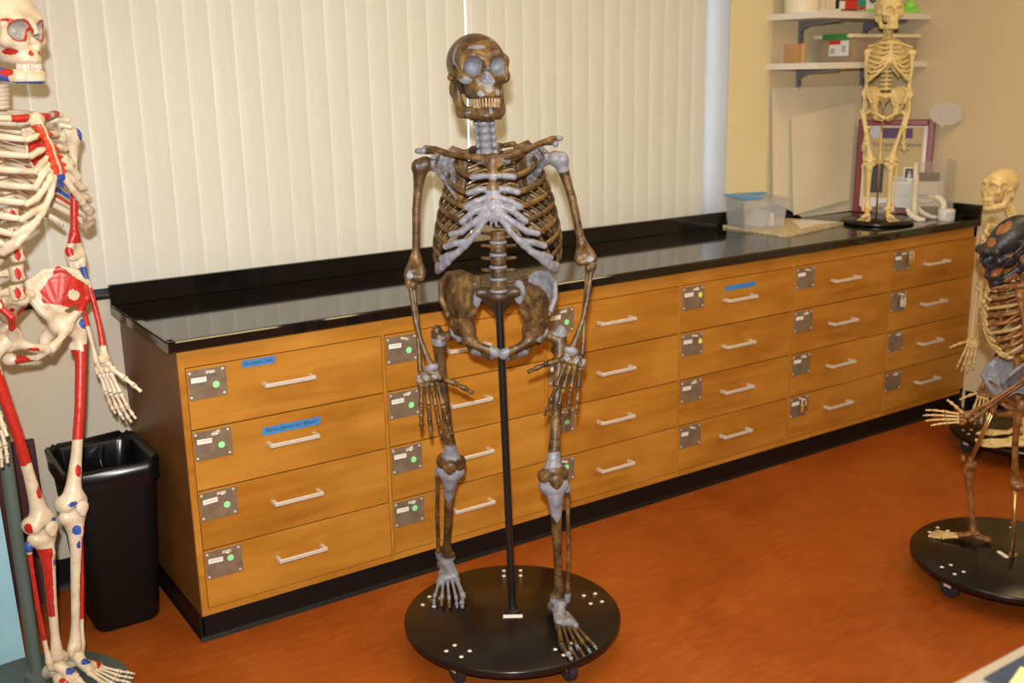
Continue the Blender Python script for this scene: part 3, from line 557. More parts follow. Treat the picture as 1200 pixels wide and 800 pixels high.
# ------------------------------------------------------------------ bones: solids blended from simple shapes, meshed by surface nets
def seg(P, a, b, r0, r1=None):
    a = np.array(a, np.float32); b = np.array(b, np.float32); r1 = r0 if r1 is None else r1; ab = b-a
    t = np.clip(((P-a)@ab)/max(float(ab@ab), 1e-12), 0, 1); return np.linalg.norm(P-a-t[..., None]*ab, axis=-1)-(r0+(r1-r0)*t)
def ell(P, c, r):
    r = np.array(r, np.float32); q = (P-np.array(c, np.float32))/r; k0 = np.linalg.norm(q, axis=-1); k1 = np.linalg.norm(q/r, axis=-1); return k0*(k0-1)/np.maximum(k1, 1e-6)
def tri(P, a, b, c, th):
    a, b, c = (np.array(x, np.float32) for x in (a, b, c)); n = np.cross(b-a, c-a); n /= np.linalg.norm(n)
    def inside(u, v): return ((P-u)@np.cross(n, v-u)) >= 0
    ins = inside(a, b) & inside(b, c) & inside(c, a); dpl = np.abs((P-a)@n)
    de = np.minimum(np.minimum(seg(P, a, b, 0), seg(P, b, c, 0)), seg(P, c, a, 0)); return np.where(ins, dpl, de)-th
def smin(a, b, k): h = np.clip(0.5+0.5*(b-a)/k, 0, 1); return b*(1-h)+a*h-k*h*(1-h)
def smax(a, b, k): return -smin(-a, -b, k)
def chain(P, pts, k=0.002):
    d = None
    for (a, ra), (b, rb) in zip(pts[:-1], pts[1:]):
        s = seg(P, a, b, ra, rb); d = s if d is None else smin(d, s, k)
    return d
def surfnet(f, lo, hi, h):
    lo = np.array(lo, np.float32); n = np.ceil((np.array(hi)-lo)/h).astype(int)+1
    G = np.stack(np.meshgrid(*[lo[i]+h*np.arange(n[i], dtype=np.float32) for i in range(3)], indexing='ij'), -1); d = f(G); s = d < 0
    C = [(i, j, k) for i in (0, 1) for j in (0, 1) for k in (0, 1)]
    sl = lambda A, c: A[c[0]:A.shape[0]-1+c[0], c[1]:A.shape[1]-1+c[1], c[2]:A.shape[2]-1+c[2]]
    cnt = sum(sl(s, c).astype(np.int8) for c in C); act = (cnt > 0) & (cnt < 8); ids = np.full(act.shape, -1, np.int64); I = np.argwhere(act); ids[act] = np.arange(len(I))
    acc = np.zeros((len(I), 3)); wt_ = np.zeros(len(I)); dv = {c: sl(d, c)[act] for c in C}
    for c in C:
        for a in range(3):
            if c[a] == 0:
                c2 = tuple(1 if q == a else c[q] for q in range(3)); A, B = dv[c], dv[c2]; m = (A < 0) != (B < 0); t = A/np.where(m, A-B, 1)
                p = np.repeat(np.array(c, float)[None], len(I), 0); p[:, a] = t; acc[m] += p[m]; wt_[m] += 1
    V = (I+acc/wt_[:, None])*h+lo; F = []
    for a in range(3):
        b, c = (a+1) % 3, (a+2) % 3; s0 = np.take(s, range(s.shape[a]-1), a); s1 = np.take(s, range(1, s.shape[a]), a); E = np.argwhere(s0 != s1)
        E = E[(E[:, b] > 0) & (E[:, c] > 0) & (E[:, b] < s.shape[b]-1) & (E[:, c] < s.shape[c]-1)]; fl = s0[tuple(E.T)]; q = []
        for db, dc in ((1, 1), (0, 1), (0, 0), (1, 0)):
            e = E.copy(); e[:, b] -= db; e[:, c] -= dc; q.append(ids[tuple(e.T)])
        q = np.stack(q, 1); q[~fl] = q[~fl][:, ::-1]; F.append(q)
    return V, np.concatenate(F)
class Bone:
    def __init__(s, V, F, length=1.0): s.V = np.asarray(V, float); s.F = np.asarray(F); s.len = length
def solid(f, lo, hi, h, length=1.0): V, F = surfnet(f, lo, hi, h); return Bone(V, F, length)
def U(P, k, *ds):
    d = ds[0]
    for e in ds[1:]: d = smin(d, e, k)
    return d
LIB = {}
# skull: face towards -y, up +z, centre of the braincase at the origin
def skull_f(kind):
    hum = kind == 'human'; ape = kind == 'robust'
    def f(P):
        X = P.copy(); X[..., 0] = np.abs(X[..., 0]); Q = X
        if hum: cr = U(P, 0.03, ell(P, (0, 0.015, 0.005), (0.070, 0.090, 0.070)), ell(P, (0, -0.035, 0.012), (0.058, 0.050, 0.052)))
        elif ape: cr = U(P, 0.02, ell(P, (0, 0.022, -0.004), (0.057, 0.075, 0.050)), ell(P, (0, -0.03, -0.010), (0.045, 0.045, 0.036)))
        else: cr = U(P, 0.025, ell(P, (0, 0.018, 0.0), (0.068, 0.088, 0.062)), ell(P, (0, -0.04, -0.002), (0.055, 0.045, 0.040)))
        br = 0.0105 if hum else 0.014
        d = smin(cr, chain(Q, [((0, -0.083, -0.004), br), ((0.028, -0.081, 0.004), br), ((0.052, -0.062, -0.006), br*0.8)], 0.006), 0.014)
        wd = 1.0 if hum else 1.16
        fy = -0.0 if hum else (-0.028 if ape else -0.012)
        mx = U(P, 0.014, ell(P, (0, -0.062+fy*0.6, -0.055), (wd*0.034, 0.028, 0.034)), ell(P, (0, -0.066+fy, -0.080), (wd*0.029, 0.029, 0.015)), ell(P, (0, -0.03, -0.05), (0.03, 0.035, 0.035)), ell(Q, (0.026*wd, -0.036, -0.060), (0.014, 0.030, 0.024)))
        zy = U(P, 0.008, ell(Q, (0.048, -0.060+fy*0.4, -0.040), (0.015, 0.015, 0.014)), chain(Q, [((0.053, -0.056+fy*0.4, -0.038), 0.0075), ((0.067, -0.025, -0.036), 0.0055), ((0.068, 0.0, -0.034), 0.006), ((0.060, 0.016, -0.030), 0.009)]), chain(Q, [((0.052, -0.063, -0.006), 0.0078), ((0.051, -0.063+fy*0.3, -0.034), 0.0085)]), chain(Q, [((0.046, -0.062+fy*0.4, -0.041), 0.010), ((0.022, -0.075+fy*0.6, -0.046), 0.010)]))
        d = smin(d, smin(mx, zy, 0.010), 0.010)
        d = smin(d, chain(P, [((0, -0.088, -0.004), 0.008), ((0, -0.098+fy*0.3, -0.028), 0.0065)]), 0.008)
        d = smin(d, ell(Q, (0.052, 0.028, -0.058), (0.013, 0.016, 0.020)), 0.012)          # mastoid
        d = smin(d, ell(P, (0, 0.03, -0.050), (0.045, 0.045, 0.02)), 0.02)
        orb = ell(Q, (0.0305, -0.088+fy*0.25, -0.020), (0.0205, 0.036, 0.0190)); d = smax(d, -orb, 0.004)
        nas = U(P, 0.006, ell(P, (0, -0.100+fy*0.7, -0.040), (0.0075, 0.022, 0.014)), ell(Q, (0.006, -0.098+fy*0.7, -0.051), (0.0085, 0.022, 0.009))); d = smax(d, -nas, 0.003)
        tf = ell(Q, (0.062, -0.034, -0.022), (0.012, 0.020, 0.018)); d = smax(d, -tf, 0.006)
        return d
    return f
def skull_paint_parts(V):
    Q = V.copy(); Q[:, 0] = np.abs(Q[:, 0]); return Q
for kd, h in (('human', 0.0025), ('robust', 0.003), ('archaic', 0.003)):
    LIB['skull_'+kd] = solid(skull_f(kd), (-0.085, -0.135, -0.10), (0.085, 0.118, 0.085), h)
def mand_f(big):
    def f(P):
        Q = P.copy(); Q[..., 0] = np.abs(Q[..., 0]); o = -0.026 if big else 0.0; d = None
        for z, r in ((-0.106, 0.0065), (-0.118, 0.0085)):
            c = chain(Q, [((0, -0.086+o, z), r), ((0.016, -0.082+o, z), r), ((0.030, -0.060+o*0.7, z+0.001), r), ((0.046, -0.016, z+0.008), r)], 0.006); d = c if d is None else smin(d, c, 0.010)
        d = smin(d, chain(Q, [((0.046, -0.016, -0.105), 0.0085), ((0.052, 0.004, -0.075), 0.0065), ((0.055, 0.008, -0.046), 0.006)]), 0.010)
        d = smin(d, chain(Q, [((0.045, -0.018, -0.095), 0.007), ((0.050, -0.018, -0.062), 0.005), ((0.051, -0.014, -0.045), 0.003)]), 0.012)
        d = smin(d, tri(Q, (0.046, -0.020, -0.10), (0.051, 0.006, -0.09), (0.052, -0.004, -0.055), 0.004), 0.008)
        return smin(d, ell(P, (0, -0.092+o, -0.119), (0.015, 0.008, 0.009)), 0.008)
    return f
LIB['mandible'] = solid(mand_f(False), (-0.07, -0.112, -0.135), (0.07, 0.022, -0.035), 0.0025); LIB['mandible_wide'] = Bone(LIB['mandible'].V*np.array((1.07, 1.0, 1.04)), LIB['mandible'].F); LIB['mandible_big'] = solid(mand_f(True), (-0.07, -0.14, -0.135), (0.07, 0.022, -0.035), 0.003)
# long bones, proximal joint at the origin, running down -z; +x lateral, -y front
LIB['femur'] = solid(lambda P: U(P, 0.010, seg(P, (0, 0, 0), (0, 0, 0.001), 0.0225), chain(P, [((0.005, 0, -0.004), 0.015), ((0.048, 0.002, -0.028), 0.0155)]), ell(P, (0.062, 0.006, -0.012), (0.016, 0.018, 0.024)), ell(P, (0.040, 0.014, -0.060), (0.010, 0.010, 0.014)),
    chain(P, [((0.056, 0, -0.035), 0.0175), ((0.046, -0.006, -0.10), 0.0142), ((0.030, -0.011, -0.20), 0.0132), ((0.014, -0.007, -0.31), 0.0140), ((0.004, -0.003, -0.375), 0.019), ((0, 0, -0.405), 0.026)], 0.002),
    ell(P, (-0.024, 0.008, -0.422), (0.019, 0.030, 0.021)), ell(P, (0.024, 0.008, -0.420), (0.019, 0.030, 0.021)), ell(P, (0, -0.012, -0.408), (0.026, 0.014, 0.018))), (-0.06, -0.06, -0.46), (0.09, 0.06, 0.035), 0.004, 0.44)
LIB['tibia'] = solid(lambda P: U(P, 0.010, seg(P, (-0.022, 0.004, -0.014), (0.022, 0.004, -0.014), 0.0195), chain(P, [((0, 0, -0.022), 0.030), ((0, -0.006, -0.055), 0.0205), ((0.0, -0.008, -0.10), 0.0155), ((0, -0.003, -0.20), 0.0125), ((0, 0, -0.30), 0.0110), ((0, 0.001, -0.345), 0.0155), ((-0.002, 0.002, -0.362), 0.0185)], 0.002), ell(P, (-0.020, -0.003, -0.372), (0.008, 0.011, 0.016)), ell(P, (0, -0.024, -0.050), (0.010, 0.007, 0.016))), (-0.06, -0.05, -0.40), (0.06, 0.05, 0.02), 0.0035, 0.375)
LIB['fibula'] = solid(lambda P: U(P, 0.006, ell(P, (0.036, 0.014, -0.030), (0.011, 0.012, 0.015)), chain(P, [((0.036, 0.014, -0.03), 0.007), ((0.036, 0.012, -0.10), 0.0058), ((0.034, 0.010, -0.20), 0.0062), ((0.027, 0.006, -0.33), 0.0058), ((0.024, 0.004, -0.365), 0.010), ((0.023, 0.004, -0.385), 0.0085)])), (0.0, -0.02, -0.41), (0.06, 0.04, 0.0), 0.003, 0.375)
LIB['patella'] = solid(lambda P: U(P, 0.006, ell(P, (0, 0, 0.002), (0.020, 0.010, 0.019)), ell(P, (0, -0.001, -0.012), (0.010, 0.008, 0.012))), (-0.03, -0.02, -0.035), (0.03, 0.02, 0.03), 0.003)
LIB['humerus'] = solid(lambda P: U(P, 0.010, ell(P, (-0.010, 0.004, 0.002), (0.022, 0.022, 0.021)), ell(P, (0.010, -0.006, -0.004), (0.014, 0.017, 0.019)), chain(P, [((0.002, 0, -0.015), 0.019), ((0.004, 0, -0.06), 0.0125), ((0.006, 0, -0.12), 0.0112), ((0.002, 0, -0.20), 0.0105), ((0, 0.001, -0.255), 0.0110)]), chain(P, [((-0.002, 0, -0.25), 0.011), ((-0.021, 0.002, -0.288), 0.0085)]), chain(P, [((0.002, 0, -0.25), 0.011), ((0.019, 0, -0.285), 0.0080)]), seg(P, (-0.016, -0.003, -0.303), (0.018, -0.004, -0.303), 0.0115), tri(P, (0, 0, -0.25), (-0.02, 0, -0.295), (0.02, 0, -0.295), 0.005)), (-0.045, -0.04, -0.335), (0.045, 0.04, 0.035), 0.003, 0.31)
LIB['radius'] = solid(lambda P: U(P, 0.006, seg(P, (0, 0, -0.004), (0, 0, -0.010), 0.0115), chain(P, [((0, 0, -0.01), 0.009), ((0.001, 0, -0.03), 0.0066), ((0.009, 0, -0.10), 0.0072), ((0.010, 0, -0.15), 0.0070), ((0.004, 0, -0.205), 0.0088), ((0, 0, -0.228), 0.0125)]), seg(P, (-0.010, 0, -0.229), (0.009, 0, -0.231), 0.0105)), (-0.035, -0.025, -0.26), (0.035, 0.025, 0.02), 0.0028, 0.24)
LIB['ulna'] = solid(lambda P: U(P, 0.006, ell(P, (0, 0.012, 0.010), (0.011, 0.011, 0.018)), ell(P, (0, -0.008, -0.014), (0.010, 0.010, 0.010)), chain(P, [((0, 0.006, -0.006), 0.0115), ((0, 0.003, -0.04), 0.0085), ((-0.003, 0.002, -0.12), 0.0068), ((0, 0, -0.20), 0.0056), ((0, 0, -0.232), 0.0085)])), (-0.03, -0.03, -0.26), (0.03, 0.035, 0.04), 0.0028, 0.24)
LIB['clavicle'] = solid(lambda P: chain(P, [((0, 0, 0), 0.0115), ((0.025, -0.010, 0.0), 0.0085), ((0.06, -0.010, 0.002), 0.0070), ((0.10, 0.006, 0.003), 0.0072), ((0.13, 0.010, 0.002), 0.0088), ((0.145, 0.004, 0.0), 0.0078)], 0.002), (-0.02, -0.03, -0.02), (0.165, 0.03, 0.02), 0.0028, 0.145)
# left shoulder blade: socket at the origin
LIB['scapula'] = solid(lambda P: U(P, 0.006, ell(P, (-0.006, 0.0, 0), (0.010, 0.013, 0.019)), tri(P, (-0.012, 0.004, 0.004), (-0.090, 0.040, 0.030), (-0.070, 0.045, -0.105), 0.0028), tri(P, (-0.012, 0.004, 0.004), (-0.09, 0.04, 0.03), (-0.055, 0.022, 0.045), 0.0025), chain(P, [((-0.014, 0.004, -0.012), 0.0075), ((-0.045, 0.024, -0.065), 0.0060), ((-0.070, 0.045, -0.108), 0.0075)]), chain(P, [((-0.070, 0.045, -0.108), 0.0055), ((-0.088, 0.045, -0.03), 0.0040), ((-0.090, 0.040, 0.030), 0.0045)]), chain(P, [((-0.088, 0.044, 0.012), 0.0045), ((-0.045, 0.040, 0.026), 0.0065), ((-0.008, 0.034, 0.038), 0.0070), ((0.014, 0.016, 0.040), 0.0095), ((0.018, -0.006, 0.036), 0.0085)]), chain(P, [((-0.014, -0.002, 0.016), 0.0085), ((-0.022, -0.016, 0.028), 0.0075), ((-0.010, -0.034, 0.020), 0.0065)])), (-0.115, -0.055, -0.13), (0.042, 0.065, 0.065), 0.003)
# left hip bone: socket at the origin
IL = [(0.030, -0.040, 0.082), (0.048, -0.012, 0.108), (0.050, 0.022, 0.128), (0.030, 0.055, 0.130), (-0.005, 0.080, 0.118), (-0.042, 0.088, 0.090), (-0.044, 0.070, 0.050)]
def hip_f(P):
    d = ell(P, (-0.004, 0.0, 0.0), (0.034, 0.034, 0.034)); a = (-0.006, 0.012, 0.030)
    for u, v in zip(IL[:-1], IL[1:]): d = smin(d, tri(P, a, u, v, 0.0035), 0.006)
    d = smin(d, chain(P, [(p, 0.0078) for p in IL[:6]]), 0.008); d = smin(d, chain(P, [(IL[5], 0.008), (IL[6], 0.008), ((-0.030, 0.045, 0.022), 0.010), ((-0.012, 0.02, 0.01), 0.016)]), 0.010)
    d = smin(d, chain(P, [(IL[0], 0.0075), ((0.020, -0.034, 0.050), 0.0085), ((0.006, -0.022, 0.025), 0.013)]), 0.010)
    d = smin(d, chain(P, [((-0.010, -0.018, -0.006), 0.014), ((-0.045, -0.042, -0.016), 0.0095), ((-0.078, -0.050, -0.026), 0.0115)]), 0.008)
    d = smin(d, chain(P, [((-0.080, -0.050, -0.034), 0.010), ((-0.066, -0.036, -0.054), 0.0080), ((-0.040, 0.008, -0.072), 0.0105)]), 0.008)
    d = smin(d, chain(P, [((-0.002, 0.020, -0.018), 0.020), ((-0.020, 0.034, -0.052), 0.0165), ((-0.032, 0.022, -0.074), 0.0160)]), 0.012)
    return smax(d, -ell(P, (0.020, -0.004, -0.004), (0.028, 0.026, 0.026)), 0.004)
LIB['hip'] = solid(hip_f, (-0.105, -0.08, -0.115), (0.075, 0.11, 0.15), 0.0035)
LIB['sacrum'] = solid(lambda P: U(P, 0.010, ell(P, (0, 0.044, 0.072), (0.026, 0.018, 0.012)), tri(P, (-0.046, 0.058, 0.072), (0.046, 0.058, 0.072), (0, 0.088, -0.010), 0.0115), chain(P, [((0, 0.05, 0.07), 0.020), ((0, 0.080, 0.03), 0.013), ((0, 0.088, -0.008), 0.010), ((0, 0.074, -0.032), 0.0055)]), chain(P, [((-0.044, 0.06, 0.072), 0.012), ((0.044, 0.06, 0.072), 0.012)])), (-0.07, 0.01, -0.05), (0.07, 0.115, 0.105), 0.0038)
LIB['vertebra'] = solid(lambda P: U(P, 0.004, smax(np.linalg.norm(P[..., :2]*np.array((0.88, 1.1), np.float32), axis=-1)-(0.0175+(P[..., 2]*9)**2*0.08), np.abs(P[..., 2])-0.0105, 0.004), chain(P, [((-0.045, 0.026, 0.003), 0.0035), ((-0.014, 0.018, 0.002), 0.005), ((0, 0.034, 0), 0.0055), ((0.014, 0.018, 0.002), 0.005), ((0.045, 0.026, 0.003), 0.0035)], 0.004), chain(P, [((0, 0.034, 0), 0.005), ((0, 0.062, -0.010), 0.0055)])), (-0.056, -0.03, -0.024), (0.056, 0.075, 0.022), 0.003)
LIB['cervical'] = solid(lambda P: U(P, 0.005, ell(P, (0, 0, 0), (0.020, 0.017, 0.0125)), chain(P, [((-0.027, 0.010, 0.0), 0.0075), ((-0.012, 0.014, 0.0), 0.0085), ((0, 0.026, 0), 0.0075), ((0.012, 0.014, 0.0), 0.0085), ((0.027, 0.010, 0.0), 0.0075)], 0.004), chain(P, [((0, 0.026, 0), 0.006), ((0, 0.048, -0.008), 0.006)])), (-0.042, -0.025, -0.022), (0.042, 0.062, 0.018), 0.003)
LIB['disc'] = solid(lambda P: smax(np.linalg.norm(P[..., :2]*np.array((0.88, 1.08), np.float32), axis=-1)-0.0205, np.abs(P[..., 2])-0.0042, 0.004), (-0.03, -0.03, -0.012), (0.03, 0.03, 0.012), 0.0025)
# left foot: ankle joint at origin, toes towards -y, sole at z = -0.075; big toe at -x
LIB['tarsus'] = solid(lambda P: U(P, 0.008, ell(P, (0, 0.004, -0.014), (0.020, 0.026, 0.016)), chain(P, [((0.003, 0.02, -0.04), 0.017), ((0.006, 0.052, -0.050), 0.0185)]), ell(P, (0.006, 0.060, -0.058), (0.017, 0.016, 0.017)), chain(P, [((-0.008, -0.02, -0.026), 0.016), ((-0.016, -0.05, -0.036), 0.014)]), chain(P, [((0.010, -0.01, -0.045), 0.014), ((0.020, -0.052, -0.054), 0.013)]), ell(P, (0.002, -0.048, -0.040), (0.022, 0.015, 0.013))), (-0.045, -0.078, -0.085), (0.05, 0.09, 0.015), 0.0033)
LIB['carpus'] = solid(lambda P: U(P, 0.003, *[ell(P, c, r) for c, r in (((-0.017, 0, -0.010), (0.008, 0.008, 0.008)), ((-0.004, 0, -0.008), (0.009, 0.008, 0.008)), ((0.011, 0, -0.009), (0.008, 0.008, 0.008)), ((0.020, 0.0, -0.016), (0.006, 0.008, 0.008)), ((-0.022, -0.002, -0.024), (0.008, 0.008, 0.008)), ((-0.008, 0, -0.024), (0.008, 0.009, 0.009)), ((0.006, 0, -0.024), (0.0085, 0.009, 0.010)), ((0.019, 0, -0.027), (0.008, 0.009, 0.008)))]), (-0.036, -0.016, -0.04), (0.034, 0.016, 0.006), 0.0026)
# ------------------------------------------------------------------ placing bones
GREY = (0.215, 0.222, 0.255); RED = (0.54, 0.028, 0.018); BLUE = (0.035, 0.10, 0.42); ORANGE = (0.42, 0.12, 0.025); DARKB = (0.10, 0.052, 0.022)
def frame(P0, P1, fwd):
    z = (Vector(P0)-Vector(P1)).normalized(); y = -(Vector(fwd)-z*z.dot(Vector(fwd))).normalized(); x = y.cross(z); return Matrix((x, y, z)).transposed()
class Rig:
    """one mounted skeleton: an Empty plus the bones parented to it"""
    def __init__(s, root, material, style): s.root = root; s.loc = np.array(root.location); s.mat = material; s.style = style
    def put(s, V, F, name, paint=None, parent=None, material=None, smooth=True, label=None):
        m = bpy.data.meshes.new(name); V = np.asarray(V)-s.loc; F = np.asarray(F)
        m.vertices.add(len(V)); m.vertices.foreach_set('co', V.astype(np.float32).ravel()); k = F.shape[1]
        m.loops.add(F.size); m.loops.foreach_set('vertex_index', F.astype(np.int32).ravel()); m.polygons.add(len(F)); m.polygons.foreach_set('loop_start', np.arange(0, F.size, k, dtype=np.int32))
        m.update(calc_edges=True); m.validate()
        if smooth: m.shade_smooth()
        a = m.color_attributes.new('paint', 'FLOAT_COLOR', 'POINT'); c = np.zeros((len(V), 4), np.float32)
        if paint is not None: c[:] = paint
        a.data.foreach_set('color', c.ravel()); m.materials.append(MATS[material or s.mat]); o = bpy.data.objects.new(name, m)
        return link(o, parent or s.root, label=label)
    def putmb(s, mb, name, material=None, parent=None, paint=None, smooth=True):
        m = bpy.data.meshes.new(name); m.from_pydata([tuple(np.array(v)-s.loc) for v in mb.v], [], mb.f); m.update()
        if smooth: m.shade_smooth()
        if True:
            a = m.color_attributes.new('paint', 'FLOAT_COLOR', 'POINT'); c = np.zeros((len(mb.v), 4), np.float32)
            if paint is not None: c[:] = paint
            a.data.foreach_set('color', c.ravel())
        m.materials.append(MATS[material or s.mat]); return link(bpy.data.objects.new(name, m), parent or s.root)
    def bone(s, key, name, P0, M, scale, side=1, parent=None, material=None, zs=None, paint_key=None, off=None, latx=1.0):
        B = LIB[key]; V = B.V.copy(); F = B.F
        pt = s.style(paint_key or key, side, B.V)
        if off is not None: V = V+np.array(off)
        if latx != 1.0: V[:, 0] = np.where(V[:, 0] > 0, V[:, 0]*latx, V[:, 0])
        if side < 0: V = V*np.array((-1, 1, 1)); F = F[:, ::-1]
        sc = np.array(scale if hasattr(scale, '__len__') else (scale,)*3, float)
        if zs: sc[2] = zs
        W = (V*sc)@np.array(M).T+np.array(P0); return s.put(W, F, name, pt, parent, material)
    def long(s, key, name, P0, P1, fwd, wscale=1.0, side=1, **kw):
        L = (Vector(P0)-Vector(P1)).length; return s.bone(key, name, P0, frame(P0, P1, fwd), wscale, side, zs=L/LIB[key].len, **kw)
    def ray_chain(s, pts, r, name, parent=None, paint=None, gap=0.04):
        """a chain of finger or toe bones with knobbed ends, as one mesh"""
        mb = MB()
        for i, (a, b) in enumerate(zip(pts[:-1], pts[1:])):
            a = np.array(a); b = np.array(b); rr = r*(1-0.11*i); d = b-a; t = [0.03, 0.12, 0.3, 0.55, 0.82, 0.97]; w = [0.75, 1.0, 0.66, 0.58, 0.72, 0.95 if i < len(pts)-2 else 0.6]
            mb.tube([a+d*q for q in t], [rr*x for x in w], 8, sub=2)
        return s.putmb(mb, name, None, parent, paint)
    def hand(s, W, d, a, side, scale=1.0, curl=0.35, spread=0.10, thumb=(0.75, 0.55, 0.35), paints=None, zs=1.0):
        """W wrist, d pointing direction, a towards the thumb; fingers curl towards the palm n"""
        W = Vector(W); d = Vector(d).normalized(); W = W-d*0.007*scale; a = (Vector(a)-d*d.dot(Vector(a))).normalized(); n = a.cross(d) if side > 0 else d.cross(a)
        M = Matrix((-a if True else a, -n, -d)).transposed(); S = scale
        det = M.determinant(); V = LIB['carpus'].V.copy(); F = LIB['carpus'].F; F = F if det > 0 else F[:, ::-1]
        h = s.put((V*S*np.array((1.22, 1.1, 1.05)))@np.array(M).T+np.array(W), F, 'hand', s.style('carpus', side, LIB['carpus'].V))
        lens = [(0.062, 0.040, 0.024, 0.018), (0.062, 0.044, 0.028, 0.019), (0.057, 0.041, 0.026, 0.018), (0.052, 0.033, 0.020, 0.017)]
        for i in range(4):
            o = (0.018-0.0125*i); sp = spread*(1.3-0.95*i); p = W+(d*0.031+a*o)*S; pts = [p]; dd = (d+a*sp).normalized(); c = 0.0
            for j, L in enumerate(lens[i]):
                L *= zs; c = (0.05, curl, curl*2.1, curl*3.0)[j]; q = (dd*math.cos(c)+n*math.sin(c)).normalized(); p = p+q*L*S; pts.append(p)
            s.ray_chain(pts, 0.0086*S, 'finger', h, s.style('finger', side, i))
        p = W+(d*0.022+a*0.024)*S; pts = [p]; dd = (a*thumb[0]+d*thumb[1]+n*thumb[2]).normalized()
        for L in (0.042, 0.031, 0.026): p = p+dd*L*S; pts.append(p); dd = (dd+d*0.10).normalized()
        s.ray_chain(pts, 0.0098*S, 'thumb', h, s.style('finger', side, 4)); return h
    def foot(s, A, d, side, floor, scale=1.0, len_=1.0):
        A = Vector(A); d = Vector((d[0], d[1], 0)).normalized(); up = Vector((0, 0, 1)); x = (-d).cross(up); M = Matrix((x, -d, up)).transposed()
        zsc = (A.z-floor)/0.077; f = s.bone('tarsus', 'foot', A, M, (scale, scale*len_, zsc), side); sx = side
        def P(px, py, pz): return A+x*(px*sx*scale)-d*(py*scale*len_)+up*(pz*zsc)
        for i in range(5):
            x0 = -0.021+0.0115*i; x1 = -0.034+0.0185*i; y1 = (-0.122, -0.128, -0.122, -0.114, -0.104)[i]; r = 0.0098 if i == 0 else 0.0062
            pts = [P(x0, -0.052, -0.042-0.003*i), P(x1, y1, -0.068+ (0.004 if i == 0 else 0))]; ls = (0.030, 0.024) if i == 0 else (0.024, 0.012, 0.011)
            yy = y1
            for L in ls: yy -= L; pts.append(P(x1+(0.006 if i == 0 else 0.001*i), yy, -0.069))
            s.ray_chain(pts, r*scale, 'toe', f, s.style('toe', side, i))
        return f
# rib cage in its own frame: x lateral, -y front, z up from the collar-bone level
RIBS = {1: (0.068, 0.006, (0.032, -0.062, -0.012)), 2: (0.100, -0.020, (0.048, -0.088, -0.050)), 3: (0.119, -0.058, (0.058, -0.098, -0.088)), 4: (0.131, -0.092, (0.064, -0.104, -0.124)), 5: (0.140, -0.124, (0.076, -0.104, -0.160)), 6: (0.148, -0.160, (0.104, -0.094, -0.192)), 7: (0.155, -0.194, (0.120, -0.082, -0.226)), 8: (0.160, -0.226, (0.134, -0.062, -0.260)), 9: (0.160, -0.254, (0.147, -0.040, -0.282)), 10: (0.153, -0.272, (0.150, -0.020, -0.294)), 11: (0.128, -0.270, (0.126, 0.012, -0.286)), 12: (0.085, -0.250, (0.092, 0.055, -0.258))}
def tz(i): return 0.018-0.0190*(i-1)
def rib_path(i, s):
    w, zl, (xf, yf, zf) = RIBS[i]; zb = tz(i); P = [(0.016, 0.060, zb), (0.040, 0.088, zb+0.002)]
    if i < 11: P += [(0.72*w, 0.083-0.012*(i < 4), zb+(zl-zb)*0.38), (0.97*w, 0.036, zb+(zl-zb)*0.78), (w, -0.010, zl+(zf-zl)*0.22), ((w*0.55+xf*0.45), 0.35*(-0.01)+0.65*yf, zl+(zf-zl)*0.68), (xf, yf, zf)]
    else: P += [(0.75*w, 0.085, zb+(zl-zb)*0.5), (w, 0.045+0.02*(i-11), zl), (xf, yf+0.01, zf)]
    return [(x*s, y, z) for x, y, z in P]
STERN = [((0, -0.082, 0.0), 0.016), ((0, -0.090, -0.030), 0.012)]
def cart_f(P):
    Q = P.copy(); Q[..., 0] = np.abs(Q[..., 0]); k = 0.007
    sc = np.array((1, 1.5, 1), np.float32)
    d = chain(P, [((0, -0.086, -0.004), 0.0115), ((0, -0.094, -0.035), 0.0095), ((0, -0.103, -0.075), 0.0085), ((0, -0.111, -0.125), 0.0095), ((0, -0.112, -0.150), 0.0075)], k)
    d = smin(d, ell(P, (0, -0.086, -0.012), (0.024, 0.009, 0.022)), 0.006); d = smin(d, ell(P, (0, -0.107, -0.105), (0.017, 0.008, 0.050)), 0.006)
    d = smin(d, chain(Q, [((0.004, -0.111, -0.15), 0.0045), ((0.007, -0.110, -0.172), 0.0035)]), 0.004)
    for pts in ([(0.016, -0.084, -0.008), (0.034, -0.062, -0.013)], [(0.010, -0.096, -0.044), (0.050, -0.088, -0.050)], [(0.010, -0.102, -0.078), (0.036, -0.102, -0.080), (0.060, -0.098, -0.088)], [(0.012, -0.106, -0.098), (0.040, -0.107, -0.108), (0.066, -0.104, -0.124)], [(0.012, -0.110, -0.118), (0.046, -0.110, -0.132), (0.078, -0.104, -0.160)], [(0.012, -0.111, -0.132), (0.048, -0.110, -0.162), (0.080, -0.102, -0.186), (0.106, -0.094, -0.193)],
                [(0.012, -0.111, -0.142), (0.040, -0.109, -0.185), (0.072, -0.102, -0.222), (0.105, -0.088, -0.252), (0.135, -0.062, -0.284), (0.150, -0.030, -0.300)], [(0.062, -0.104, -0.208), (0.095, -0.096, -0.215), (0.122, -0.082, -0.227)], [(0.090, -0.094, -0.240), (0.118, -0.080, -0.250), (0.136, -0.062, -0.261)], [(0.118, -0.076, -0.268), (0.149, -0.040, -0.283)], [(0.140, -0.05, -0.290), (0.152, -0.018, -0.295)]):
        d = smin(d, chain(Q, [(p, 0.0082) for p in pts], 0.004), 0.006)
    return d
LIB['sternum'] = solid(cart_f, (-0.172, -0.13, -0.318), (0.172, -0.005, 0.022), 0.0036)
def lerp(a, b, t): return Vector(a)*(1-t)+Vector(b)*t
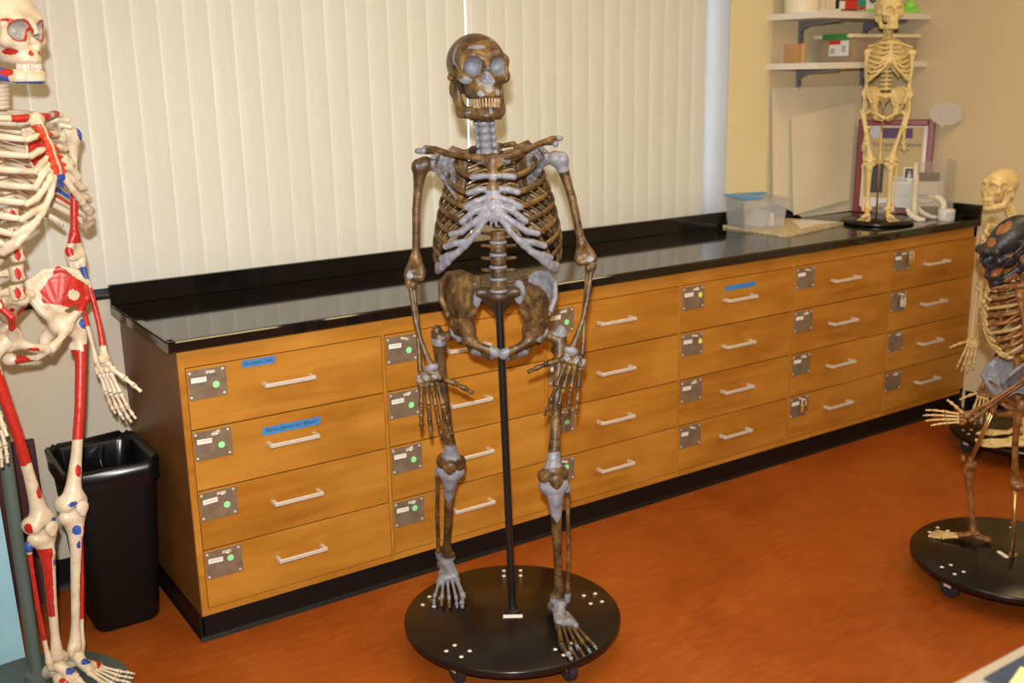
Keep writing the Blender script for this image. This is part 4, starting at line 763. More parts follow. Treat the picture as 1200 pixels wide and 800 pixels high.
def build(rig, J):
    """J: measured joint positions of one skeleton"""
    S = J['scale']; root = rig.root; up = Vector((0, 0, 1))
    # thorax
    fw = Vector(J['fwd']).normalized(); tup = Vector(J.get('tup', (0, 0, 1))).normalized(); x = (-fw).cross(tup).normalized(); TM = np.array(Matrix((x, tup.cross(x), tup)).transposed()); TO = np.array(J['thorax']); ts = np.array(J.get('tscale', (1, 1, 1)))*S
    T = lambda p: Vector(TM@(np.array(p)*ts)+TO)
    B = LIB['sternum']; rig.put((B.V*ts)@TM.T+TO, B.F, 'sternum', rig.style('sternum', 1, B.V))
    if 'bolt' in J: mb = MB(); mb.lathe([(0.004, 0), (0.004, 0.002), (0.002, 0.003)], n=10, ax=1); mb.v = [tuple(T(np.array(v)+(0, -0.118, -0.100))) for v in mb.v]; rig.putmb(mb, 'breast_bolt', 'brass')
    for i in range(1, 13):
        for s in (-1, 1):
            pts = [T(p) for p in rib_path(i, s)]; r = (0.0074 if i > 1 else 0.0082)*S*J.get('ribr', 1.0); mb = MB(); mb.tube(pts, [r*0.8, r, r*1.1, r*1.15, r*1.1, r*1.15, r*0.95], 8, up=tuple(tup), flat=0.5, sub=5); mb_r = mb
            rig.putmb(mb_r, 'rib', paint=rig.style('rib', s, i))
    # spine
    neck0, neck1 = Vector(J['neck0']), Vector(J['neck1']); tpts = [T((0, 0.052+0.012*math.sin(math.pi*(i-1)/11), tz(i))) for i in range(1, 13)]; L5 = Vector(J['L5'])
    for k in range(6):
        p = lerp(neck0, neck1, (k+0.5)/6); rig.bone('cervical', 'vertebra', p, TM, np.array((0.85, 0.85, 0.85))*S*J.get('neckw', 1.0), zs=(neck0-neck1).length/6/0.0165, paint_key='cervical')
    for i, p in enumerate(tpts): rig.bone('vertebra', 'vertebra', p, TM, (0.78*S*J.get('spw', 1), 0.78*S*J.get('spw', 1), S*ts[2]/S*0.80), paint_key='thoracic')
    a = tpts[-1]; n = 5
    for k in range(n):
        t = (k+0.85)/(n+0.3); p = lerp(a, L5, t)+fw*(0.010*S*math.sin(math.pi*t)); gap = (a-L5).length/(n+0.3)
        rig.bone(J.get('lumb', 'vertebra'), 'vertebra', p, TM, np.array((1.02*S*J.get('spw', 1), 1.02*S, gap/0.0215*0.86)), paint_key='lumbar')
        if J.get('discs'): q = lerp(a, L5, t+0.5/(n+0.3))+fw*(0.010*S*math.sin(math.pi*min(1, t+0.1))); rig.bone('disc', 'spinal_disc', q, TM, (S*1.02, S*1.02, gap*0.28/0.0084), paint_key='disc')
    # skull
    sk = J['skull']; E_ = Euler(sk['rot'], 'XYZ').to_matrix(); M = E_; so = Vector(sk['pos']); ss = np.array(sk.get('xyz', (1, 1, 1)))*sk.get('scale', 1.0)*S; kind = sk.get('kind', 'human')
    so_ = rig.bone('skull_'+kind, 'skull', so, M, ss, material=sk.get('mat'), paint_key='skull')
    mk = {'robust': 'mandible_big', 'archaic': 'mandible_wide'}.get(kind, 'mandible'); mo = rig.bone(mk, 'mandible', so, M, ss, parent=so_, material=sk.get('mat'), paint_key='mandible', off=(0, 0, -sk.get('gape', 0.0)))
    oy = -0.026 if kind == 'robust' else (-0.010 if kind == 'archaic' else 0.0)
    for row, (z, h, r) in enumerate(((-0.0925, 0.0065, 1.0), (-0.1025-sk.get('gape', 0.0)*0.7, 0.0060, 0.95))):
        for k in range(-6, 7):
            an = k*0.235; px, py = (0.0275 if kind == 'human' else 0.0315)*r*math.sin(an), -0.060+oy-0.030*r*math.cos(an); w = (0.0034 if abs(k) < 4 else 0.0045)*sk.get('tw', 1.0)
            mb = MB(); mb.box(-w*0.85, -0.003, -h, w*0.85, 0.003, h, 0.0012); c_, s_ = math.cos(an), math.sin(an); hh = h*(0.75+0.25*((k*7+row*3) % 4)/3)
            mb.v = [tuple(np.array(M)@(np.array((px+v[0]*c_-v[1]*s_, py+v[0]*s_+v[1]*c_, z+v[2]*hh/h))*ss)+np.array(so)) for v in mb.v]
            rig.putmb(mb, 'tooth', sk.get('tooth', 'tooth_white'), so_ if row == 0 else mo, smooth=False)
    # pelvis
    pf = Vector(J.get('pfwd', fw)).normalized(); px_ = (-pf).cross(up).normalized(); PM = Matrix((px_, up.cross(px_), up)).transposed() @ Matrix.Rotation(J.get('ptilt', 0.3), 3, 'X'); hips = J['hip']; pc = lerp(hips[-1], hips[1], 0.5); half = (Vector(hips[1])-Vector(hips[-1])).length/2
    psz = J.get('pscale', half/0.088); pxs = half/0.088
    for s in (-1, 1): rig.bone('hip', 'hip_bone', Vector(hips[s]), PM, (pxs, psz, J.get('pz', psz)), s, latx=J.get('platx', 1.0))
    rig.bone('sacrum', 'sacrum', pc, PM, (pxs*0.94, psz, J.get('pz', psz)), off=(0, 0.014, -0.006))
    # limbs
    for s in (-1, 1):
        sh, el, wr = Vector(J['sh'][s]), Vector(J['el'][s]), Vector(J['wr'][s]); af = Vector(J.get('afwd', {}).get(s, fw)); lf = Vector(J.get('lfwd', {}).get(s, pf)); bw = J.get('bw', 1.0)*S
        lat = x*s
        rig.long('humerus', 'humerus', sh, el, af, bw, s)
        sm_ = T((0.013*s, -0.078, -0.004)); ac = sh+up*0.035*S-lat*0.004*S
        if 'ac' in J: ac = Vector(J['ac'][s])
        zz = (ac-sm_); cl = Matrix((zz.normalized()*s, (up.cross(zz.normalized()*s)).normalized(), zz.normalized().cross(up.cross(zz.normalized())).normalized())).transposed()
        rig.bone('clavicle', 'clavicle', sm_, cl, (zz.length/0.145, bw, bw), s)
        rig.bone('scapula', 'scapula', sh-lat*0.026*S, TM, (S*J.get('scw', 1.0), S, S*J.get('sch', 1.0)), s)
        ta = Vector(J['thumb'][s]); dirw = (wr-el).normalized(); ta = (ta-dirw*dirw.dot(ta)).normalized()
        rig.long('ulna', 'ulna', el-ta*0.006*S*J.get('ucross', 1)+up*0.0, wr-ta*0.020*S, af, bw, s); rig.long('radius', 'radius', el+lat*0.016*S+af.normalized()*0.004, wr+ta*0.012*S, af, bw, s)
        rig.hand(wr, J['hdir'][s], ta, s, J.get('hscale', 1.0)*S, J.get('curl', {}).get(s, 0.12), J.get('spread', 0.10), J.get('thumbv', (0.75, 0.55, 0.35)), zs=J.get('hlen', 1.0))
        hp, kn, an = Vector(hips[s]), Vector(J['kn'][s]), Vector(J['an'][s])
        if s in J.get('rods', {}):
            for o_ in (-0.012, 0.012): mb = MB(); mb.tube([tuple(hp+px_*o_), tuple(kn+px_*o_)], 0.0035, 8, sub=1); rig.putmb(mb, 'brass_rod', 'brass')
            rig.bone('patella', 'knee_block', kn, frame(kn, an, lf), 1.3*S)
        else:
            rig.long('femur', 'femur', hp, kn, lf, bw, s)
        if s in J.get('shinrod', {}):
            mb = MB(); mb.tube([tuple(kn), tuple(an)], 0.0055, 8, sub=1); rig.putmb(mb, 'brass_rod', 'brass')
        else:
            rig.bone('patella', 'patella', kn+lf.normalized()*0.034*S+up*J.get('patz', 0.012)*S, frame(kn, an, lf), bw)
            rig.long('tibia', 'tibia', kn, an, lf, bw, s); rig.long('fibula', 'fibula', kn, an, lf, bw, s)
            rig.foot(an, J['fdir'][s], s, J['floor'], J.get('fscale', 1.0)*S, J.get('flen', 1.0))
def stand(root, R, floor_z, top, pole_b, pole_t, pole_r, mat_='black_base', casters=5, phase=0.3, pole_mat='black_metal', thick=0.022, plate=None):
    """round rolling base with casters, bolts and a support pole; coordinates relative to the root"""
    MB().lathe([(R-0.004, top-thick), (R, top-thick+0.004), (R, top-0.004), (R-0.004, top)], n=72).obj('stand_base', mat_, root, auto=0.9)
    bmh = MB().lathe([(0.0066, 0), (0.0058, 0.0015), (0.003, 0.002)], n=12).mesh('bolt', True); bmh.materials.append(MATS['bolt_white'])
    for i in range(casters):
        a = phase+2*math.pi*i/casters; cx, cy = (R-0.055)*math.cos(a), (R-0.055)*math.sin(a)
        cs = MB(); zt = top-thick; cs.box(cx-0.028, cy-0.024, zt-0.004, cx+0.028, cy+0.024, zt); cs.box(cx-0.016, cy-0.012, zt-0.032, cx-0.013, cy+0.012, zt-0.002); cs.box(cx+0.013, cy-0.012, zt-0.032, cx+0.016, cy+0.012, zt-0.002)
        c_ = cs.obj('caster', 'steel', root); rw = (zt-0.004)/2; MB().lathe([(rw-0.003, -0.011), (rw, -0.008), (rw, 0.008), (rw-0.003, 0.011)], (cx, cy, floor_z+rw), n=20, ax=0).obj('wheel', 'rubber', c_, auto=0.7)
        for u in (-1, 1):
            for w in (-1, 1):
                r_, t_ = R-0.060+u*0.018, w*0.026; inst(bmh, 'bolt', root, (r_*math.cos(a)-t_*math.sin(a), r_*math.sin(a)+t_*math.cos(a), top))
    mb = MB(); mb.tube([pole_b, pole_t], pole_r, 14, sub=1); mb.obj('pole', pole_mat, root, auto=0.7)
    MB().lathe([(pole_r*2.2, 0), (pole_r*2.0, 0.006), (pole_r*1.25, 0.010), (pole_r*1.25, 0.02)], (pole_b[0], pole_b[1], top), n=20).obj('pole_flange', pole_mat, root, auto=0.7)
# ------------------------------------------------------------------ colours that belong to the bones themselves
def blank(V): return np.zeros((len(V), 4), np.float32)
def dab(A, mask, col, a=1.0): A[mask, :3] = col; A[mask, 3] = a; return A
def soft(A, V, c, r, col):
    d = np.sqrt((((V-np.array(c))/np.array(r))**2).sum(1)); a = np.clip(1.5-d, 0, 1); m = a > A[:, 3]; A[m, :3] = col; A[m, 3] = a[m]; return A
def near(V, c, r): return (((V-np.array(c))/np.array(r))**2).sum(1) < 1.0
def aabs(V): Q = V.copy(); Q[:, 0] = np.abs(Q[:, 0]); return Q
def style_fossil(key, side, V):
    if key in ('finger', 'toe'):
        if key == 'toe':
            if side < 0: return (*GREY, 1.0) if V not in (2, 3) else (lambda n: np.array([(*GREY, 1.0 if i < 0.45*n else 0.0) for i in range(n)], np.float32))
            return lambda n: np.array([(*GREY, 1.0 if i > (0.62 if V in (0, 3, 4) else 0.3)*n and (V in (0, 3, 4) or i < 0.42*n) else 0.0) for i in range(n)], np.float32)
        return None
    if key == 'rib': return None
    A = blank(V); Q = aabs(V)
    if key == 'skull':
        dab(A, near(Q, (0.0305, -0.091, -0.020), (0.0215, 0.037, 0.0200)), GREY); dab(A, near(V, (0, -0.106, -0.041), (0.010, 0.026, 0.018)) | near(Q, (0.006, -0.105, -0.052), (0.0105, 0.026, 0.011)) | near(V, (0, -0.10, -0.068), (0.011, 0.02, 0.010)), GREY)
        for c, r in (((-0.020, -0.085, 0.022), (0.022, 0.03, 0.0055)), ((-0.060, -0.025, 0.012), (0.02, 0.006, 0.035)), ((0.028, -0.06, 0.044), (0.009, 0.02, 0.008)), ((-0.044, -0.068, -0.048), (0.022, 0.02, 0.007)), ((0.050, -0.06, -0.044), (0.008, 0.02, 0.008)), ((-0.018, -0.09, -0.078), (0.009, 0.02, 0.008)), ((0.022, -0.09, -0.076), (0.008, 0.02, 0.008))): soft(A, V, c, r, GREY)
    elif key == 'mandible': dab(A, near(V, (0.004, -0.09, -0.112), (0.005, 0.03, 0.010)), GREY); dab(A, near(V, (-0.035, -0.05, -0.115), (0.012, 0.02, 0.006)), GREY)
    elif key == 'sternum':
        A[:, :3] = GREY; A[:, 3] = 1; dab(A, (V[:, 2] > -0.040) & (Q[:, 0] < 0.022), GREY, 0); dab(A, (V[:, 2] < -0.054) & (V[:, 2] > -0.080) & (Q[:, 0] < 0.014), GREY, 0)
    elif key == 'scapula': dab(A, (V[:, 2] < 0.034) & (V[:, 0] > -0.06), GREY, 0.52); dab(A, near(V, (0.018, 0, 0.038), (0.02, 0.02, 0.015)), GREY)
    elif key == 'clavicle': dab(A, V[:, 0] > 0.136, GREY)
    elif key == 'humerus':
        if side > 0: dab(A, V[:, 2] > -0.042, GREY)
        dab(A, near(V, (0.012, -0.01, -0.30), (0.010, 0.02, 0.010)), GREY)
    elif key in ('radius',): dab(A, V[:, 2] < -0.222, GREY, 0.9)
    elif key == 'carpus': A[:, :3] = GREY; A[:, 3] = np.where(np.sin(V[:, 0]*330)+np.sin(V[:, 2]*300) > 0.3, 0.9, 0.2)
    elif key == 'hip':
        if side > 0: dab(A, (V[:, 2] > 0.098-0.5*np.clip(V[:, 0]-0.02, 0, 1)) & (V[:, 0] > -0.02) & (V[:, 1] < 0.075), GREY); dab(A, near(V, (-0.042, 0.07, 0.07), (0.015, 0.03, 0.03)), GREY, 0.75)
        else: dab(A, near(V, (-0.042, 0.06, 0.055), (0.012, 0.03, 0.02)), GREY)
        dab(A, V[:, 0] < -0.066, GREY, 0.75); dab(A, near(V, (-0.05, 0.0, -0.075), (0.03, 0.03, 0.02)), GREY, 0.72); dab(A, near(V, (0.02, -0.01, 0), (0.03, 0.05, 0.016)), GREY, 0.6)
    elif key == 'sacrum': A[:, :3] = (0.060, 0.034, 0.016); A[:, 3] = 0.75
    elif key == 'femur':
        dab(A, near(V, (0, 0, 0), (0.027, 0.027, 0.027)), GREY, 0.8 if side > 0 else 0.6)
        if side > 0: dab(A, near(V, (0.062, 0, 0.0), (0.03, 0.05, 0.024)), GREY)
        else: dab(A, near(V, (0.06, 0, -0.035), (0.03, 0.03, 0.012)), GREY, 0.8)
        dab(A, (V[:, 2] < -0.352) & (V[:, 2] > -0.398), GREY)
    elif key == 'tibia': dab(A, V[:, 2] > -0.118+1.5*Q[:, 0], GREY); dab(A, V[:, 2] < -0.366, GREY, 0.8)
    elif key == 'fibula': dab(A, (V[:, 2] < -0.36) | (V[:, 2] > -0.042), GREY, 0.9)
    elif key == 'tarsus': A[:, :3] = GREY; A[:, 3] = 1.0 if side < 0 else 0.55
    elif key == 'cervical': A[:, :3] = GREY; A[:, 3] = 0.75
    elif key == 'disc': A[:, :3] = GREY; A[:, 3] = 1.0
    return A
def style_muscle(key, side, V):
    if key == 'finger' or key == 'toe': return None
    if key == 'rib':
        if V in (2, 4, 6, 7, 9): return lambda n: np.array([(*RED, 1.0 if 0.30 < (i//8)/(n/8) < 0.62 and (i % 8) in (0, 1, 7, 6) else 0.0) for i in range(n)], np.float32)
        if V in (3, 8): return lambda n: np.array([(*BLUE, 1.0 if 0.40 < (i//8)/(n/8) < 0.6 and (i % 8) in (1, 2) else 0.0) for i in range(n)], np.float32)
        return None
    A = blank(V); Q = aabs(V); x, y, z = V[:, 0], V[:, 1], V[:, 2]
    if key == 'skull':
        e = (((Q-np.array((0.0305, -0.088, -0.020)))/np.array((0.0205, 0.036, 0.0190)))**2).sum(1); dab(A, (e > 1.10) & (e < 1.50) & (y < -0.055), RED); dab(A, e < 1.10, (0.46, 0.44, 0.40))
        for c, r in (((0.060, -0.02, -0.036), (0.02, 0.03, 0.007)), ((0.04, -0.06, -0.062), (0.012, 0.02, 0.007)), ((0.012, -0.08, -0.066), (0.006, 0.03, 0.006)), ((0.05, -0.07, 0.0), (0.012, 0.02, 0.004))): dab(A, near(Q, c, r), RED)
        dab(A, near(Q, (0.066, 0.015, -0.02), (0.015, 0.012, 0.012)), BLUE)
    elif key == 'mandible': dab(A, (y > -0.050) & (z < -0.058), BLUE); dab(A, near(Q, (0.038, -0.045, -0.104), (0.015, 0.016, 0.008)), RED); dab(A, (z < -0.123) & (y < -0.045), BLUE)
    elif key == 'sternum': dab(A, (Q[:, 0] > 0.004) & (Q[:, 0] < 0.024+0.004*np.sin(z*350)) & (z < -0.020) & (z > -0.140), (0.66, 0.06, 0.02)); dab(A, (z < -0.142) & (Q[:, 0] < 0.014), BLUE)
    elif key == 'scapula': dab(A, near(V, (-0.06, 0.03, -0.03), (0.03, 0.04, 0.05)), RED)
    elif key == 'clavicle': dab(A, near(V, (0.11, 0, 0.004), (0.025, 0.02, 0.02)), RED); dab(A, near(V, (0.02, -0.01, 0.0), (0.02, 0.02, 0.02)), RED)
    elif key == 'humerus': dab(A, (z < -0.13) & (z > -0.27) & (y < 0.004), RED); dab(A, near(V, (0.012, -0.01, 0.0), (0.012, 0.03, 0.018)), BLUE); dab(A, near(V, (0.012, -0.004, -0.075), (0.008, 0.02, 0.025)), BLUE); dab(A, near(V, (-0.024, 0, -0.29), (0.01, 0.02, 0.012)), RED)
    elif key == 'radius': dab(A, (z < -0.07) & (z > -0.20), RED); dab(A, near(V, (0, 0, -0.035), (0.02, 0.02, 0.015)), BLUE)
    elif key == 'ulna': dab(A, (z < -0.05) & (z > -0.15) & (y < 0.004), RED); dab(A, near(V, (0, -0.005, -0.035), (0.02, 0.02, 0.012)), BLUE)
    elif key == 'hip': dab(A, (z > 0.048) & (z < 0.118+0.02*np.sin(x*80)) & (x > -0.03) & (y < 0.06) & ~near(V, (0.028, 0, 0.06), (0.014, 0.03, 0.03)), RED); dab(A, near(V, (-0.045, -0.035, -0.02), (0.02, 0.02, 0.01)), RED); dab(A, near(V, (-0.05, -0.01, -0.07), (0.02, 0.03, 0.016)), RED); dab(A, near(V, (0.032, -0.04, 0.05), (0.012, 0.012, 0.014)), RED)
    elif key == 'femur': dab(A, (z < -0.06-0.3*np.clip(x-0.02, 0, 1)) & (z > -0.270-0.15*x) & (y < 0.012), RED); dab(A, (z < -0.052) & (z > -0.12) & (x > 0.048), RED); dab(A, near(V, (0.06, -0.012, -0.004), (0.012, 0.012, 0.014)), BLUE); dab(A, near(V, (0.006, -0.012, -0.345), (0.010, 0.02, 0.018)), RED, 0.6); dab(A, near(V, (-0.022, -0.024, -0.418), (0.014, 0.012, 0.006)), BLUE); dab(A, near(V, (0.040, 0.0, -0.42), (0.012, 0.014, 0.012)), RED)
    elif key == 'tibia': dab(A, near(V, (-0.012, -0.025, -0.045), (0.010, 0.02, 0.013)), BLUE); dab(A, near(V, (-0.004, -0.014, -0.085), (0.008, 0.012, 0.018)), BLUE); dab(A, (x > 0.004) & (z < -0.04) & (z > -0.24), RED)
    elif key == 'fibula': dab(A, (z < -0.05) & (z > -0.30), RED); dab(A, z > -0.045, BLUE)
    elif key == 'tarsus': dab(A, near(V, (-0.012, -0.04, -0.024), (0.012, 0.014, 0.012)), BLUE); dab(A, near(V, (0.012, -0.05, -0.04), (0.012, 0.016, 0.012)), RED)
    elif key in ('lumbar',): dab(A, near(Q, (0.012, -0.014, 0), (0.007, 0.012, 0.008)), RED)
    elif key == 'sacrum': dab(A, near(Q, (0.02, 0.06, 0.03), (0.012, 0.03, 0.02)), RED)
    return A
def style_plain(key, side, V): return None
def style_ape(key, side, V):
    if key in ('finger', 'toe'): return (0.62, 0.42, 0.16, 1.0)
    if key == 'rib': return (0.42, 0.30, 0.12, 1.0) if V % 3 == 0 else None
    A = blank(V)
    if key == 'skull':
        for c, r in (((0.03, -0.005, 0.040), (0.024, 0.034, 0.013)), ((0.02, -0.055, 0.022), (0.022, 0.018, 0.014)), ((0.034, -0.09, -0.070), (0.018, 0.02, 0.014)), ((0.05, -0.03, -0.045), (0.012, 0.03, 0.008))): soft(A, V, c, r, (0.27, 0.105, 0.03))
    elif key == 'mandible': dab(A, near(aabs(V), (0.036, -0.06, -0.116), (0.014, 0.03, 0.010)), (0.27, 0.105, 0.03)); dab(A, near(V, (0.05, 0, -0.08), (0.012, 0.02, 0.018)), (0.27, 0.105, 0.03))
    elif key == 'hip': A[:, :3] = GREY; A[:, 3] = np.where(V[:, 2] > 0.015, 0.9, 0.35)
    elif key in ('sternum',): A[:, :3] = (0.45, 0.32, 0.12); A[:, 3] = 0.6
    return A
_putmb = Rig.putmb
def _putmb2(s, mb, name, material=None, parent=None, paint=None, smooth=True): return _putmb(s, mb, name, material, parent, paint(len(mb.v)) if callable(paint) else paint, smooth)
Rig.putmb = _putmb2
def views(c): c = Vector(c); n = Vector((CAM_LOC.x-c.x, CAM_LOC.y-c.y, 0)).normalized(); return n, Vector((-n.y, n.x, 0))
def faceyaw(d): return math.atan2(d[0], -d[1])
# ------------------------------------------------------------------ fossil-hominin skeleton in the middle
CC = Vector((0.761, -0.510, 0)); FC = plane_at(CC); N_, R_ = views(CC)
sk1 = thing('fossil_skeleton', CC, 'brown fossil hominin skeleton with grey filled patches on black rolling stand', 'skeleton')
pb = atz(601, 716, 0.09)-CC; pt_ = FC(584.5, 349, -0.025)-CC
stand(sk1, 0.311, 0, 0.09, (pb.x, pb.y, 0.088), tuple(pt_), 0.0105, phase=faceyaw(N_)-math.pi/2+0.62+0.0)
nm = atz(601, 722.5, 0.09)-CC; MB().box(-0.028, -0.006, 0, 0.028, 0.006, 0.004).obj('name_plate', 'paper', sk1, loc=(nm.x, nm.y, 0.09), rot=(0, 0, faceyaw(N_)))
a1, a2 = atz(523, 652, 0.168), atz(655.5, 702, 0.168); o1, o2 = (a1-CC).dot(N_), (a2-CC).dot(N_)
fwd1 = (N_-R_*0.07).normalized()
J = dict(scale=1.0, fwd=fwd1, thorax=FC(580.5, 181, -0.005), tscale=(1.045, 1.0, 1.0), neck0=FC(565.5, 131, -0.030), neck1=FC(571, 183, -0.030), neckw=1.0, L5=FC(584, 340, -0.02), discs=True, bolt=True, floor=0.09, patz=0.014,
    skull=dict(pos=FC(558.5, 72, -0.02), rot=(-0.10, 0.0, faceyaw(N_)+0.27), scale=1.06, xyz=(1.0, 1.0, 1.08), kind='archaic', tooth='tooth_old', gape=0.0, tw=0.72),
    sh={-1: FC(493.5, 193, -0.02), 1: FC(655, 185, -0.02)}, el={-1: FC(486, 327, -0.02), 1: FC(688, 308, -0.02)}, wr={-1: FC(501.5, 436, 0.05), 1: FC(673.5, 416, 0.05)},
    ac={-1: FC(489, 177, -0.02), 1: FC(657, 162, -0.02)}, thumb={-1: R_, 1: -R_}, hdir={-1: FC(513, 516, 0.07)-FC(501.5, 436, 0.05), 1: FC(655, 492, 0.07)-FC(673.5, 416, 0.05)}, curl={-1: -0.06, 1: -0.06}, thumbv=(0.85, 0.52, -0.2), spread=0.10, hscale=1.08, ptilt=0.42, platx=0.74,
    hip={-1: FC(538.7, 388, 0), 1: FC(631, 388, 0)}, pz=1.10, pscale=1.1, pfwd=N_, kn={-1: FC(528, 549, o1*0.5+0.04), 1: FC(649.5, 564, o2*0.5+0.05)}, an={-1: a1, 1: a2}, fdir={-1: atz(528, 703, 0.10)-a1, 1: atz(671, 751, 0.10)-a2}, flen=1.0, fscale=1.12, lfwd={-1: N_, 1: (N_+R_*0.12)})
build(Rig(sk1, 'bone_fossil', style_fossil), J)
# ------------------------------------------------------------------ muscle-painted teaching skeleton at the left
CL = Vector((-0.45, -0.055, 0)); FL = plane_at((-0.36, 0.03, 0)); N_, R_ = views((-0.36, 0.03, 0))
sk2 = thing('painted_skeleton', CL, 'cream teaching skeleton with red and blue muscle marks on green stand', 'skeleton')
MB().lathe([(0.236, 0), (0.24, 0.004), (0.24, 0.024), (0.234, 0.03)], n=64).obj('stand_base', 'stand_green', sk2, auto=0.9)
pb = atz(44, 795, 0.03)-CL; tp = aty(4, 480, (pb+CL).y)-CL; up_ = tp.z
MB().tube([(pb.x, pb.y, 0.03), (pb.x, pb.y, 1.02)], 0.0165, 16, sub=1).obj('pole', 'stand_green', sk2, auto=0.7); MB().lathe([(0.032, 0.03), (0.03, 0.05), (0.02, 0.055)], (pb.x, pb.y, 0), n=24).obj('pole_collar', 'stand_green', sk2, auto=0.7)
th = math.radians(40); fw = (N_*math.cos(th)+R_*math.sin(th)).normalized(); lf_ = (R_*math.cos(th)-N_*math.sin(th)).normalized()
b1, b2 = atz(89, 762, 0.105), atz(68, 774, 0.105)
hc = FL(42, 388, 0.0)
J = dict(scale=1.0, fwd=(N_*math.cos(th+0.1)+R_*math.sin(th+0.1)), tup=Vector((0, 0, 1))-R_*0.10, thorax=FL(9, 139, 0.0), tscale=(0.97, 1.0, 1.0), neck0=FL(3, 98, -0.02), neck1=FL(4, 128, -0.02), L5=FL(20, 352, 0.0), floor=0.03,
    skull=dict(pos=FL(-4, 26, 0.0), rot=(0.0, 0.0, faceyaw(N_)+math.radians(47)), scale=1.12, kind='human'),
    sh={1: FL(83, 157, -0.10), -1: FL(-62, 162, 0.12)}, ac={1: FL(72, 134, -0.08), -1: FL(-58, 140, 0.11)}, el={1: FL(88, 303, -0.10), -1: FL(-80, 310, 0.10)}, wr={1: FL(120, 426, -0.06), -1: FL(-18, 462, 0.16)},
    thumb={1: fw, -1: fw}, hdir={1: FL(148, 506, -0.04)-FL(120, 426, -0.06), -1: FL(8, 548, 0.18)-FL(-18, 462, 0.16)}, curl={1: 0.1, -1: 0.1}, thumbv=(0.5, 0.8, 0.3), spread=0.07, hscale=1.02,
    hip={1: hc+lf_*0.088, -1: hc-lf_*0.088}, pfwd=fw, kn={1: FL(86, 598, 0.0), -1: FL(50, 622, 0.07)}, an={1: b1, -1: b2}, fdir={1: (N_*0.75+R_*0.72), -1: (N_*0.9+R_*0.35)}, lfwd={1: fw, -1: fw})
build(Rig(sk2, 'bone_cream', style_muscle), J)
mb = MB(); p = FL(74, 155, -0.09)-CL; q = FL(84, 153, -0.085)-CL; mb.tube([tuple(p), tuple(q)], 0.008, 10, sub=1); mb.obj('shoulder_pin', 'steel', sk2, True)
# ------------------------------------------------------------------ small model skeleton on the worktop
CS = Vector((3.285, 0.243, ZT)); FS = plane_at(CS); N_, R_ = views(CS)
sk3 = thing('small_skeleton', CS, 'small yellowish model skeleton on round black base on the worktop', 'skeleton')
MB().lathe([(0.152, 0), (0.160, 0.004), (0.161, 0.013), (0.156, 0.019)], n=64).obj('stand_base', 'black_base', sk3, auto=0.9)
p = FS(1035, 128, -0.02)-CS; MB().tube([(p.x, p.y, 0.018), tuple(p)], 0.0038, 10, sub=1).obj('pole', 'brass', sk3, True)
f3 = (N_+R_*0.15).normalized(); fz = ZT+0.019; a1, a2 = FS(1016, 249, 0.03), FS(1041, 249, 0.03); a1.z = a2.z = fz+0.043
J = dict(scale=0.56, fwd=f3, thorax=FS(1042.5, 49, 0.0), tscale=(1.06, 1.0, 1.02), neck0=FS(1041, 33, -0.01), neck1=FS(1041.5, 46, -0.02), L5=FS(1038, 106, -0.01), floor=fz, neckw=1.3,
    skull=dict(pos=FS(1041, 9, 0.0), rot=(-0.05, 0.0, faceyaw(N_)+0.42), scale=1.34, kind='human', tooth='bone_yellow'),
    sh={-1: FS(1017, 60, 0), 1: FS(1069, 61, 0)}, el={-1: FS(1015, 112, 0), 1: FS(1064, 113, 0)}, wr={-1: FS(1015, 152, 0.01), 1: FS(1060, 151, 0.01)}, thumb={-1: N_+R_*0.3, 1: N_-R_*0.3}, hdir={-1: Vector((0, 0, -1)), 1: FS(1057, 177, 0.02)-FS(1060, 151, 0.01)},
    hip={-1: FS(1023, 129, 0), 1: FS(1052, 129, 0)}, pz=0.68, pscale=0.72, ptilt=0.5, kn={-1: FS(1019, 190, 0.02), 1: FS(1044, 190, 0.02)}, an={-1: a1, 1: a2}, fdir={-1: N_-R_*0.1, 1: N_+R_*0.25}, bw=1.3, fscale=1.1, ribr=1.25, spw=1.25, lumb='cervical')
build(Rig(sk3, 'bone_yellow', style_plain), J)
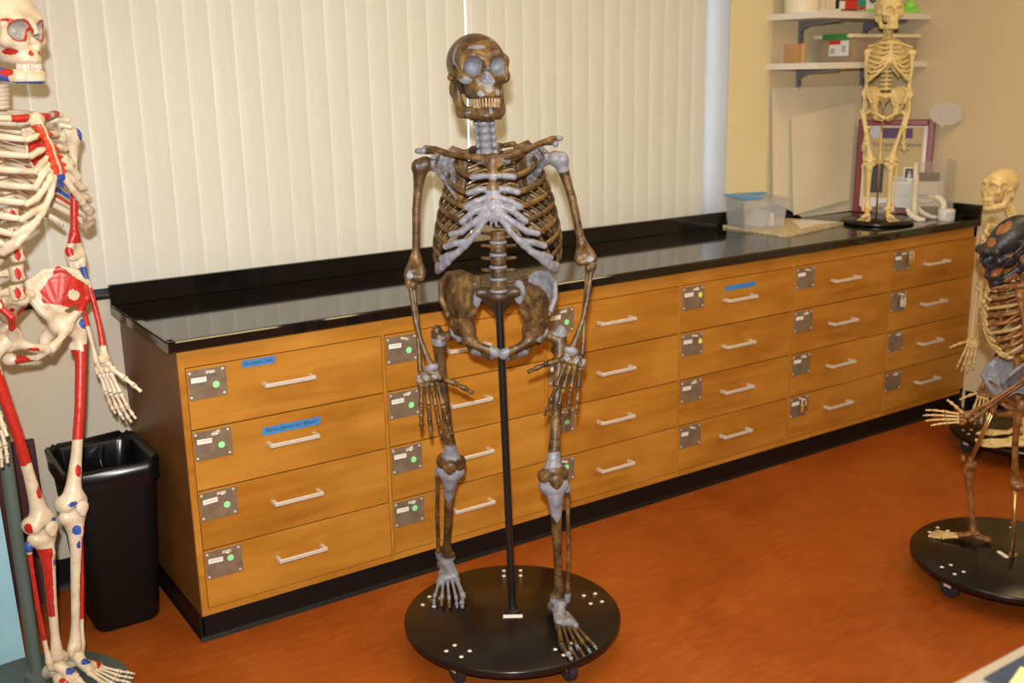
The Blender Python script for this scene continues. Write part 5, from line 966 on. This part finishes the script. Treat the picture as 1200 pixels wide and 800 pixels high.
# ------------------------------------------------------------------ brown small hominin skeleton with black skull, nearer at the right
CA = Vector((2.253, -1.129, 0)); FA = plane_at(CA); N_, R_ = views(CA)
sk4 = thing('walking_skeleton', CA, 'short brown walking hominin skeleton with black and orange skull', 'skeleton')
pb = atz(1187, 650, 0.09)-CA
stand(sk4, 0.302, 0, 0.09, (pb.x, pb.y, 0.088), tuple(FA(1190, 470, 0)-CA), 0.006, phase=faceyaw(N_)-math.pi/2+0.55, pole_mat='brass')
nm = atz(1175, 650, 0.09)-CA; MB().box(-0.022, -0.006, 0, 0.022, 0.006, 0.004).obj('name_plate', 'paper', sk4, loc=(nm.x, nm.y, 0.09), rot=(0, 0, faceyaw(N_)-0.9))
f4 = (-R_+N_*0.25).normalized(); l4 = (N_+R_*0.25).normalized()
aF = atz(1140, 622, 0.125); 
J = dict(scale=0.66, fwd=f4, tup=Vector((0, 0, 1))-R_*0.08, thorax=FA(1183, 335, 0), tscale=(1.05, 1.05, 1.0), neck0=FA(1187, 308, 0), neck1=FA(1194, 328, 0), L5=FA(1192, 438, 0), floor=0.09,
    skull=dict(pos=FA(1179, 277, 0.02), rot=(0.62, 0.0, faceyaw(f4)+0.2), scale=1.40, kind='robust', mat='bone_black', tooth='bone_black', gape=-0.006),
    sh={1: FA(1196, 345, 0.11), -1: FA(1160, 342, -0.11)}, el={1: FA(1206, 440, 0.13), -1: FA(1176, 402, -0.13)}, wr={1: FA(1132, 490, 0.15), -1: FA(1153, 458, -0.12)}, thumb={1: Vector((0, 0, 1)), -1: -R_}, hdir={1: -R_*1.0+Vector((0, 0, -0.05)), -1: Vector((0, 0, -1))-R_*0.1}, curl={1: 0.16, -1: 0.12}, hscale=1.05,
    hip={1: FA(1192, 465, 0.07), -1: FA(1172, 462, -0.07)}, kn={1: FA(1190, 572, 0.03), -1: FA(1137, 541, -0.06)}, an={1: atz(1187, 651, 0.095), -1: aF}, fdir={1: -R_, -1: -R_+N_*0.05}, rods={-1: 1}, shinrod={1: 1}, bw=1.05, fscale=1.15, pz=0.80, pscale=0.8)
build(Rig(sk4, 'bone_ape', style_ape), J)
# ------------------------------------------------------------------ cream ape-like skeleton behind it
CB = Vector((3.40, -0.48, 0)); FB = plane_at(CB); N_, R_ = views(CB)
sk5 = thing('cream_skeleton', CB, 'cream skeleton with heavy brow on rolling base by the right-hand wall', 'skeleton')
stand(sk5, 0.292, 0, 0.09, (0.02, 0.0, 0.088), tuple(FB(1196, 410, 0)-CB), 0.008, phase=2.6, pole_mat='steel')
f5 = (-R_+N_*0.35).normalized()
aF = atz(1203, 510, 0.15)
J = dict(scale=0.78, fwd=f5, thorax=FB(1178, 263, 0), neck0=FB(1178, 240, 0), neck1=FB(1184, 255, 0), L5=FB(1196, 375, 0), floor=0.09,
    skull=dict(pos=FB(1173, 213, 0), rot=(0.02, 0.0, faceyaw(f5)+0.5), xyz=(1.0, 1.0, 1.14), scale=0.97, kind='archaic', gape=-0.004, tooth='bone_yellow'),
    sh={1: FB(1192, 272, 0.13), -1: FB(1158, 262, -0.13)}, el={1: FB(1210, 350, 0.15), -1: FB(1148, 335, -0.14)}, wr={1: FB(1200, 420, 0.15), -1: FB(1141, 398, -0.12)}, thumb={1: -R_, -1: -R_}, hdir={1: Vector((0, 0, -1)), -1: FB(1124, 452, -0.10)-FB(1141, 398, -0.12)}, hscale=1.15,
    hip={1: FB(1200, 400, 0.07), -1: FB(1190, 398, -0.07)}, kn={1: FB(1190, 455, 0.09), -1: FB(1180, 450, -0.08)}, an={1: aF, -1: aF+N_*-0.14}, fdir={1: -R_, -1: -R_}, fscale=1.25, flen=1.1)
build(Rig(sk5, 'bone_yellow', style_plain), J)
